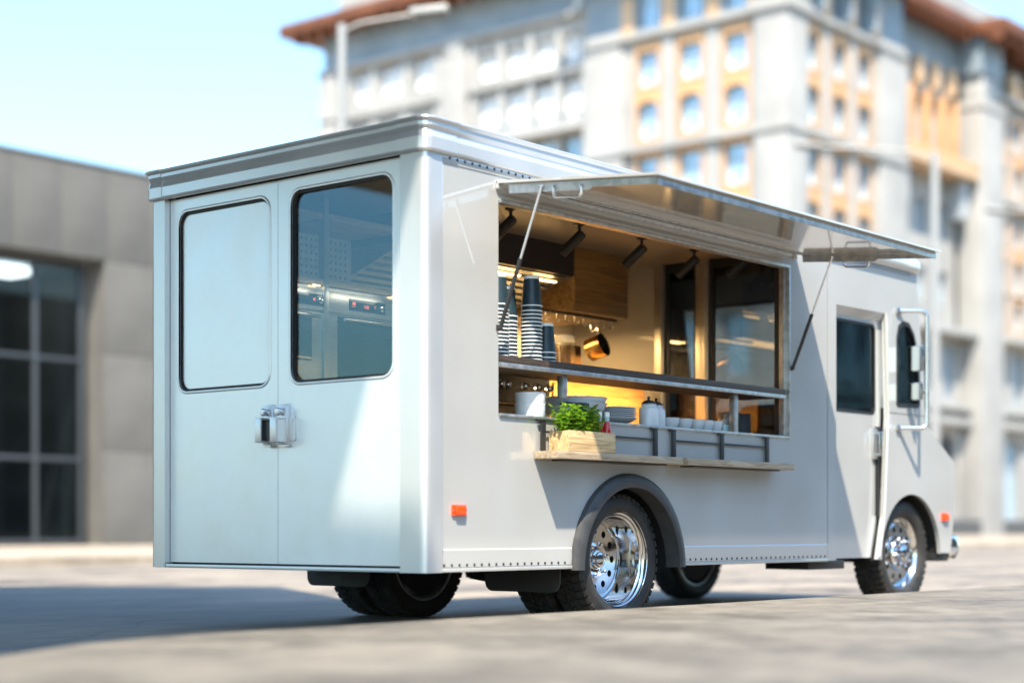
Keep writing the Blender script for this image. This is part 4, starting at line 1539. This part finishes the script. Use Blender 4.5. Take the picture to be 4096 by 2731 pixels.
# range hood
t = thing('range_hood', 'dark steel range hood with slatted sloping filters and warm lights', 'range hood', (2.05, YF, 2.0))
HX0, HX1 = 1.18, 2.87
b = MB()
b.box((HX0, YF, 2.275), (HX1, YF + .03, 2.479), 'hood')
b.box((HX0, YF + .031, 2.3), (HX1, YW - .004, 2.479), 'hood')
part(b, 'canopy', t)
b = MB()
s0, s1 = Vector((0, YF + .03, 2.272)), Vector((0, YW - .12, 2.03))
dv = (s1 - s0)
for x in (HX0, HX1 - .02):
    b.add([(x, s0.y, s0.z), (x, s1.y, s1.z), (x, s1.y, 2.3), (x, s0.y, 2.3), (x + .02, s0.y, s0.z), (x + .02, s1.y, s1.z), (x + .02, s1.y, 2.3), (x + .02, s0.y, 2.3)],
          [(0, 1, 2, 3), (7, 6, 5, 4), (0, 4, 5, 1), (1, 5, 6, 2), (2, 6, 7, 3), (3, 7, 4, 0)], 'steel')
b.box((HX0 + .021, s1.y, 2.0), (HX1 - .021, YW - .004, 2.3), 'steel')
part(b, 'filter_frame', t)
for k in range(9):
    p = s0 + dv * ((k + .5) / 9)
    b = MB()
    q = dv.normalized() * .021
    nrm = Vector((0, dv.z, -dv.y)).normalized()
    if nrm.z > 0:
        nrm = -nrm
    x0, x1 = HX0 + .021, HX1 - .021
    v = [(x0, p.y - q.y, p.z - q.z), (x1, p.y - q.y, p.z - q.z), (x1, p.y + q.y, p.z + q.z), (x0, p.y + q.y, p.z + q.z)]
    v2 = [(a[0], a[1] + nrm.y * -.02, a[2] + nrm.z * -.02) for a in v]
    b.add(v + v2, [(0, 1, 2, 3), (7, 6, 5, 4), (0, 4, 5, 1), (1, 5, 6, 2), (2, 6, 7, 3), (3, 7, 4, 0)], 'steel')
    part(b, 'slat', t)
b = MB()
for x0 in (1.4, 2.05, 2.55):
    b.box((x0, YF + .05, 2.226), (x0 + .32 if x0 < 2.5 else x0 + .2, YF + .08, 2.234), 'warm_led')
part(b, 'hood_light', t)
area('hood_lamp', (2.0, 1.6, 2.08), 1.4, .25, 4, (0, 0, 0))

# wooden wall cabinet with a rail of hooks
b = MB()
b.box((2.885, YF, 2.045), (3.5, YW - .004, 2.479), 'honey', .004)
tag(b.build('wall_cabinet'), 'honey coloured wooden wall cabinet beside the range hood', 'cabinet')
b = MB()
b.box((2.6, 1.36, 2.028), (3.48, 1.385, 2.0445), 'dark_wood')
hr = b.build('hook_rail')
tag(hr, 'dark rail with metal hooks under the wooden wall cabinet', 'rail')
hk = None
for i, x in enumerate((2.68, 2.8, 2.9, 3.0, 3.1, 3.2, 3.3, 3.4)):
    if hk is None:
        b = MB()
        b.tube(fillet([(0, 0, 0), (0, 0, -.05), (0, -.022, -.062), (0, -.03, -.04)], .015), .003, 'chrome_soft', 6)
        hk = b.build('hook', hr)
        o = hk
    else:
        o = hk.copy()
        col.objects.link(o)
        o.parent = hr
    o.location = (x, 1.37, 2.028)
# saucepan hanging by its handle
t = thing('saucepan', 'golden metal saucepan hanging tilted from a hook by its handle', 'saucepan', (3.12, 1.36, 1.95))
mt = Matrix.Translation((-.02, -.1, -.14)) @ Vector((.17, -.9, .32)).to_track_quat('Z', 'Y').to_matrix().to_4x4()
b = MB()
b.lathe([(0, -.06), (.072, -.06), (.08, -.052), (.083, .06), (.0855, .062), (.0825, .063), (.079, .058), (.076, -.05), (0, -.054)], 'copper', 36, mt, mats=['copper'] * 5 + ['pan_in'] * 3)
b.build('pot', t)
b = MB()
b.tube(fillet([mt @ Vector((0, .082, .045)), mt @ Vector((0, .12, .06)), Vector((.06, .005, -.02)), Vector((.06, .005, .03))], .03), .006, 'chrome_soft', 8)
b.build('handle', t)
# storage jar and wood block at the back
t = thing('storage_jar', 'tall clear glass storage jar with a white lid on the back counter', 'jar', (2.945, 1.42, 1.6))
b = MB()
b.lathe([(0, .0), (.07, 0), (.078, .01), (.078, .2), (.066, .23), (.066, .245)], 'jarglass', 28)
b.build('glass', t)
b = MB()
b.lathe([(.07, .24), (.075, .245), (.075, .285), (.068, .292), (0, .292)], 'ceramic_white', 28)
b.build('lid', t)
b = MB()
b.box((3.02, 1.42, 1.601), (3.14, 1.56, 1.835), 'block', .004)
tag(b.build('knife_block'), 'brown wooden block behind the glass storage jar', 'wood block')
# back counter: black stove and honey drawers
t = thing('stove', 'black stove with metal knobs beside the wooden drawers', 'stove', (1.9, YF, .9))
b = MB()
b.box((1.2, YF, .9), (2.615, YW - .004, 1.575), 'stove', .006)
part(b, 'body', t)
b = MB()
b.box((1.2, YF - .012, 1.555), (2.62, YF, 1.59), 'stove', .004)
part(b, 'front_rail', t)
for x in (2.09, 2.153, 2.332, 2.471, 2.585):
    b = MB()
    mt = Matrix.Translation((x, YF, 1.495)) @ Matrix.Rotation(R(90), 4, 'X')
    b.lathe([(.03, 0), (.03, .008), (.022, .012), (.021, .038), (.016, .043), (0, .044)], 'chrome', 20, mt)
    part(b, 'knob', t)
b = MB()
b.tube([(1.3, YF - .04, 1.375), (2.56, YF - .04, 1.375)], .01, 'chrome_soft', 10)
for x in (1.35, 2.5):
    b.tube([(x, YF - .04, 1.375), (x, YF + .001, 1.375)], .008, 'chrome_soft', 8)
part(b, 'oven_rail', t)
t = thing('drawer_unit', 'honey wood drawer unit under the pale back counter', 'drawers', (3.18, YF, .9))
b = MB()
b.box((2.63, YF + .02, .9), (3.72, YW - .004, 1.56), 'honey')
part(b, 'carcass', t)
b = MB()
b.box((2.63, YF - .01, 1.561), (3.72, YW - .004, 1.599), 'steel', .003)
part(b, 'worktop', t)
for z0, z1 in ((1.39, 1.545), (1.2, 1.375), (.95, 1.185)):
    b = MB()
    b.box((2.66, YF, z0), (3.7, YF + .019, z1), 'honey', .003)
    part(b, 'drawer', t)
area('counter_lamp', (3.0, .37, 1.45), 1.2, .03, 10, (R(84), 0, 0), spread=62)
area('cabinet_fill', (3.2, 1.8, 2.03), .5, .1, 5)  # added fill light below the wall cabinet, no fitting modelled
b = MB()
b.box((.7, .3405, 1.438), (3.45, .348, 1.458), 'warm_led')
tag(b.build('light_strip'), 'warm light strip on the rear edge of the dark upper shelf', 'light')
# ceiling spots
def spot_at(x):
    t = thing('spotlight', 'black cylinder spotlight on the truck ceiling', 'spotlight', (x, .72, 2.479), 0, 'black ceiling spotlights')
    b = MB()
    b.lathe([(0, 0), (.036, 0), (.036, -.008), (.014, -.016), (.01, -.022), (.01, -.06), (0, -.06)], 'black_metal', 16)
    b.build('mount', t)
    mt = Matrix.Translation((.0, .035, -.1)) @ Matrix.Rotation(R(10), 4, 'Z') @ Matrix.Rotation(R(52), 4, 'X')
    b = MB()
    b.lathe([(0, .068), (.024, .068), (.031, .062), (.032, .05), (.032, -.115), (.028, -.118), (.026, -.1), (0, -.098)], 'black_metal', 24, mt)
    b.box((-.036, -.014, -.055), (-.028, .014, .04), 'black_metal', .003, mt)
    b.build('lamp_barrel', t)
    return t
spl = [(1.535, 'black ceiling spotlight nearest the left edge of the hatch'), (2.21, 'black ceiling spotlight second from the left edge of the hatch'), (2.88, 'black ceiling spotlight above the wooden wall cabinet'),
       (3.5, 'black ceiling spotlight in front of the narrow partition pane'), ]
s0_ = spot_at(spl[0][0])
s0_['label'] = spl[0][1]
for x, l in spl[1:]:
    c = copy_tree(s0_)
    c.location = (x, .72, 2.479)
    c['label'] = l
c = copy_tree(s0_)
c.location = (3.72, .45, 2.479)
c['label'] = 'black ceiling spotlight nearest the right edge of the hatch'

# ------------------------------------------------------------------ things on the upper shelf: paper cups
def make_cup():
    b = MB()
    b.lathe([(0, .158), (.0405, .158), (.0412, .166), (.0432, .166), (.0438, .15), (.0572, .006), (.0605, .006), (.0615, .0025), (.0605, 0), (.0565, 0), (.055, .004)], 'cup', 28,
            mats=['cup_white', 'cup_white', 'cup_white', 'cup_white', 'cup', 'cup_white', 'cup_white', 'cup_white', 'cup_white', 'cup_white'])
    return b.build('paper_cup', None, angle=40)
cup0 = make_cup()
used = False
stacks = [((.668, .085), 14, 'the stack at the hatch edge', .0205), ((.838, .165), 12, 'the narrow stack behind the strut', .0205),
          ((.952, .085), 15, 'the tall stack right of the strut', .0205), ((1.08, .088), 3, 'the short stack of three', .0205)]
for (x, y), n, where, dz in stacks:
    z = 1.4845
    for k in range(n):
        if not used:
            c, used = cup0, True
        else:
            c = cup0.copy()
            col.objects.link(c)
        if k == n - 1:
            z += .008
        c.location = (x + random.uniform(-.0008, .0008), y + random.uniform(-.0008, .0008), z)
        c.rotation_euler = (0, 0, random.uniform(0, 6))
        od = ['topmost', 'second', 'third', 'fourth', 'fifth', 'sixth', 'seventh', 'eighth', 'ninth', 'tenth', 'eleventh', 'twelfth', 'thirteenth', 'fourteenth', 'fifteenth'][n - 1 - k]
        tag(c, 'dark paper cup, ' + od + (' of ' if k == n - 1 else ' from the top of ') + where, 'paper cup', 'paper cups stacked upside down on the upper shelf')
        z += dz

# ------------------------------------------------------------------ things on the counter
CZ = 1.1755
def lathe_thing(name, label, cat, loc, prof, m, mats=None, group=None, n=36):
    b = MB()
    b.lathe(prof, m, n, mats=mats)
    o = b.build(name)
    o.location = loc
    return tag(o, label, cat, group)
tub = [(r * .83, h) for r, h in [(0, .004), (.09, .004), (.093, 0), (.096, .0), (.1, .008), (.102, .068), (.104, .07), (.101, .074), (.096, .068), (.093, .012), (0, .01)]]
lathe_thing('serving_bowl', 'straight sided white bowl on the counter, lower of the stacked pair', 'bowl', (.995, .13, CZ), tub, 'ceramic_white')
lathe_thing('serving_bowl', 'straight sided white bowl on the counter, upper of the stacked pair', 'bowl', (.995, .13, CZ + .064), tub, 'ceramic_white')
big = [(r, h * 1.08) for r, h in [(0, 0), (.07, 0), (.075, .006), (.12, .02), (.165, .055), (.19, .1), (.194, .1), (.19, .104), (.184, .1), (.158, .06), (.115, .028), (0, .02)]]
lathe_thing('mixing_bowl', 'large grey blue mixing bowl behind the herbs, lower of the pair', 'bowl', (1.51, .22, CZ), big, 'ceramic')
lathe_thing('mixing_bowl', 'large grey blue mixing bowl behind the herbs, upper of the pair', 'bowl', (1.51, .22, CZ + .032), big, 'ceramic')
plate_p = [(0, 0), (.085, 0), (.1, .004), (.146, .0125), (.15, .0125), (.15, .016), (.145, .0165), (.1, .008), (0, .006)]
for k in range(7):
    pos = ['lowest', 'second', 'third', 'fourth', 'fifth', 'sixth', 'topmost'][k]
    if k == 0:
        lathe_thing('plate', 'deep grey blue plate, lowest of the plate stack on the counter', 'plate', (1.84, .2, CZ), [(0, 0), (.07, 0), (.08, .004), (.125, .022), (.15, .04), (.153, .043), (.148, .043), (.12, .028), (0, .01)], 'ceramic')
        z = CZ + .03
    else:
        lathe_thing('plate', 'grey blue plate, %s from the bottom of the stack on the counter' % pos if k < 6 else 'grey blue plate, topmost of the stack on the counter', 'plate', (1.84 + random.uniform(-.003, .003), .2, z), plate_p, 'ceramic')
        z += .0115
for x, y, s, l in ((2.11, .12, 1.0, 'pale lidded canister beside the plate stack'), (2.245, .16, .95, 'pale lidded canister beside the small cups')):
    t = thing('canister', l, 'canister', (x, y, CZ), 0, 'lidded canisters on the counter')
    b = MB()
    b.lathe([(0, 0), (.056 * s, 0), (.06 * s, .005), (.06 * s, .105), (.055 * s, .116), (.044 * s, .122), (.043 * s, .128), (.049 * s, .134), (.046 * s, .138), (.0, .138)], 'canister', 32)
    b.build('jar', t)
    b = MB()
    b.lathe([(.046 * s, .138), (.043 * s, .147), (.03 * s, .156), (.012, .161), (.006, .165), (.008, .172), (.01, .178), (.006, .184), (0, .185)], 'lid', 24)
    b.build('lid', t)
cupp = [(0, .003), (.032, .003), (.034, 0), (.038, 0), (.043, .008), (.052, .04), (.0555, .066), (.0535, .068), (.051, .064), (.046, .03), (.036, .01), (0, .008)]
for x, y, s, l in ((2.355, .13, 1.0, 'small grey blue cup next to the canisters'), (2.49, .13, 1.1, 'widest of the small grey blue cups on the counter'), (2.605, .11, .95, 'small grey blue cup in the middle of the row of five'),
                   (2.712, .11, .95, 'small grey blue cup second from the glass bottles'), (2.818, .11, .95, 'small grey blue cup nearest the glass bottles')):
    o = lathe_thing('small_cup', l, 'cup', (x, y, CZ), [(r * s, h) for r, h in cupp], 'ceramic', group='small cups in a row on the counter')
for x, y, l in ((2.96, .13, 'clear stoppered glass bottle left of the counter post'), (3.055, .17, 'clear stoppered glass bottle right of the counter post')):
    t = thing('glass_bottle', l, 'bottle', (x, y, CZ), 0, 'clear glass bottles on the counter')
    b = MB()
    b.lathe([(0, .002), (.036, .002), (.04, .006), (.04, .082), (.034, .098), (.022, .106), (.02, .118), (.028, .13), (.026, .132), (.017, .118)], 'jarglass', 28)
    b.build('glass', t)
    b = MB()
    b.lathe([(0, .005), (.036, .005), (.037, .055), (0, .055)], 'label', 24)
    b.build('liquid', t)
for x, y, l in ((3.19, .24, 'black cylindrical pot beside the glass bottles'), (3.335, .25, 'black cylindrical pot nearest the right hatch frame')):
    lathe_thing('black_pot', l, 'pot', (x, y, CZ), [(0, 0), (.068, 0), (.072, .005), (.072, .14), (.068, .147), (.02, .153), (0, .155)], 'rubber', group='black pots on the counter')
for x, l in ((1.255, 'pepper mill with black cap left of its twin'), (1.385, 'pepper mill with black cap right of its twin')):
    t = thing('pepper_mill', l + ' behind the herbs', 'pepper mill', (x, .07, CZ), 0, 'pepper mills behind the herbs')
    b = MB()
    b.lathe([(0, 0), (.028, 0), (.03, .004), (.03, .06), (.026, .075)], 'jarglass', 20)
    b.build('glass', t)
    b = MB()
    b.box((-.034, -.028, .076), (.034, .028, .1), 'black_metal', .003)
    b.build('cap', t)

# ------------------------------------------------------------------ folding wooden shelves hung under the hatch
def hung_shelf(label, x0, x1, posts, bars):
    t = thing('serving_shelf', label, 'shelf', ((x0 + x1) / 2, -.08, .94))
    w = .163
    for k in range(2):
        b = MB()
        y0 = -.004 - w / 2 * k
        b.box((x0, y0 - w / 2 + .0012, .943), (x1, y0, .984), 'oak', .0025)
        part(b, 'plank', t)
    b = MB()
    b.box((x0 + .12, -.13, .934), (x1 - .12, -.03, .9425), 'black_metal')
    part(b, 'underframe', t)
    for x in posts:
        b = MB()
        b.box((x - .02, -.022, .985), (x + .02, -.0135, 1.159), 'black_metal', .001)
        b.box((x - .045, -.024, 1.148), (x + .02, -.0125, 1.1592), 'black_metal', .001)
        part(b, 'bracket', t)
    for a, c in bars:
        b = MB()
        b.box((a + .021, -.019, 1.086), (c - .021, -.0137, 1.098), 'black_metal', .001)
        part(b, 'crossbar', t)
    return t
hung_shelf('weathered wooden serving shelf under the hatch carrying the herb crate', .866, 2.06, (.925, 1.985), ((.925, 1.985),))
hung_shelf('empty weathered wooden serving shelf under the hatch towards the cab', 2.105, 3.33, (2.175, 2.705, 3.24), ((2.175, 2.705), (2.705, 3.24)))

# ------------------------------------------------------------------ crate of herbs
t = thing('herb_crate', 'raw pine crate standing on the sunny end of the serving shelf', 'crate', (1.17, -.085, .9845))
cx0, cx1, cy0, cy1, cz0, cz1 = .968, 1.392, -.162, -.024, .9848, 1.098
for nm, a, c in (('side_board', (cx0, cy0, cz0), (cx1, cy0 + .013, cz1)), ('side_board', (cx0, cy1 - .013, cz0), (cx1, cy1, cz1)),
                 ('end_board', (cx0 + .001, cy0 + .0135, cz0), (cx0 + .015, cy1 - .0135, cz1 - .002)), ('end_board', (cx1 - .015, cy0 + .0135, cz0), (cx1 - .001, cy1 - .0135, cz1 - .002))):
    b = MB()
    b.box(a, c, 'pine', .0015)
    part(b, nm, t)
b = MB()
for x, z in ((cx0 + .012, cz0 + .03), (cx0 + .012, cz1 - .02), (cx1 - .012, cz0 + .02), (cx1 - .012, cz1 - .025), (cx1 - .13, cz1 - .02), (cx1 - .135, cz0 + .025), (cx0 + .09, cz1 - .018)):
    b.lathe([(.0035, 0), (0, .0008)], 'dark', 8, Matrix.Translation((x, cy0 - .0002, z)) @ Matrix.Rotation(R(90), 4, 'X'))
part(b, 'nail', t)
b = MB()
b.box((cx0 + .016, cy0 + .014, cz0 + .002), (cx1 - .016, cy1 - .014, cz1 - .022), 'soil')
part(b, 'soil', t)
# herb plants: stems with pairs of small oval leaves
rnd = random.Random(11)
def leaf(b, p, d, up, L, w):
    d = d.normalized()
    s = d.cross(up).normalized()
    n = s.cross(d).normalized()
    pts = [(0, 0, 0), (.3, .5, .05), (.62, .42, .04), (1, 0, -.1), (.62, -.42, .04), (.3, -.5, .05)]
    v = [p + d * (a * L) + s * (c * w) + n * (e * L) for a, c, e in pts]
    mid = p + d * .5 * L - n * .05 * L
    b.add(v + [mid], [(0, 1, 6), (1, 2, 6), (2, 3, 6), (3, 4, 6), (4, 5, 6), (5, 0, 6)], 'leaf')
for pi in range(6):
    px = cx0 + .03 + pi * .05
    h = MB()
    st = MB()
    for s in range(17):
        bx_, by_ = px + rnd.uniform(-.03, .035), rnd.uniform(cy0 + .025, cy1 - .025)
        hgt = rnd.uniform(.08, .175)
        lean = Vector((rnd.uniform(-.5, .4), rnd.uniform(-.6, .2), 1)).normalized()
        p0 = Vector((bx_, by_, cz1 - .03))
        p1 = p0 + lean * hgt
        st.tube([p0, (p0 + p1) / 2 + Vector((0, 0, .004)), p1], [.0016, .0013, .0009], 'stem', 5)
        kn = 6
        for k in range(kn):
            q = p0.lerp(p1, .28 + .72 * k / (kn - 1))
            for c in range(3):
                a = rnd.uniform(0, 6.28)
                d = Vector((math.cos(a), math.sin(a), rnd.uniform(-.1, .9)))
                L = rnd.uniform(.02, .036)
                leaf(h, q, d, Vector((rnd.uniform(-.3, .3), rnd.uniform(-.3, .3), 1)), L, L * rnd.uniform(.6, .8))
    pt_ = thing('herb_plant', ['herb plant at the sunny left end of the crate', 'herb plant second from the left end of the crate', 'herb plant third from the left end of the crate', 'herb plant third from the ketchup bottles in the crate', 'herb plant second from the ketchup bottles in the crate', 'herb plant beside the ketchup bottles in the crate'][pi], 'herb', (px, -.09, cz1 - .03), 0, 'herbs in the pine crate')
    part(st, 'stem', pt_)
    o = part(h, 'foliage', pt_, kind='stuff')
# ketchup bottles standing in the crate
for x, y, l in ((1.325, -.1, 'red ketchup bottle in the crate, half hidden by herbs'), (1.36, -.125, 'red ketchup bottle in the crate with white cap, nearest the crate end')):
    t = thing('ketchup_bottle', l, 'ketchup bottle', (x, y, cz1 - .022 - .034), 0, 'ketchup bottles in the crate')
    b = MB()
    b.lathe([(0, 0), (.024, 0), (.026, .004), (.026, .06), (.021, .09), (.0135, .12), (.0125, .14), (0, .14)], 'red', 24)
    b.build('bottle', t)
    b = MB()
    b.lathe([(.0135, .122), (.0142, .124), (.0135, .15)], 'label', 20)
    b.build('neck_label', t)
    b = MB()
    b.lathe([(.0145, .148), (.0148, .15), (.0148, .172), (.013, .174), (0, .174)], 'ceramic_white', 20)
    b.build('cap', t)
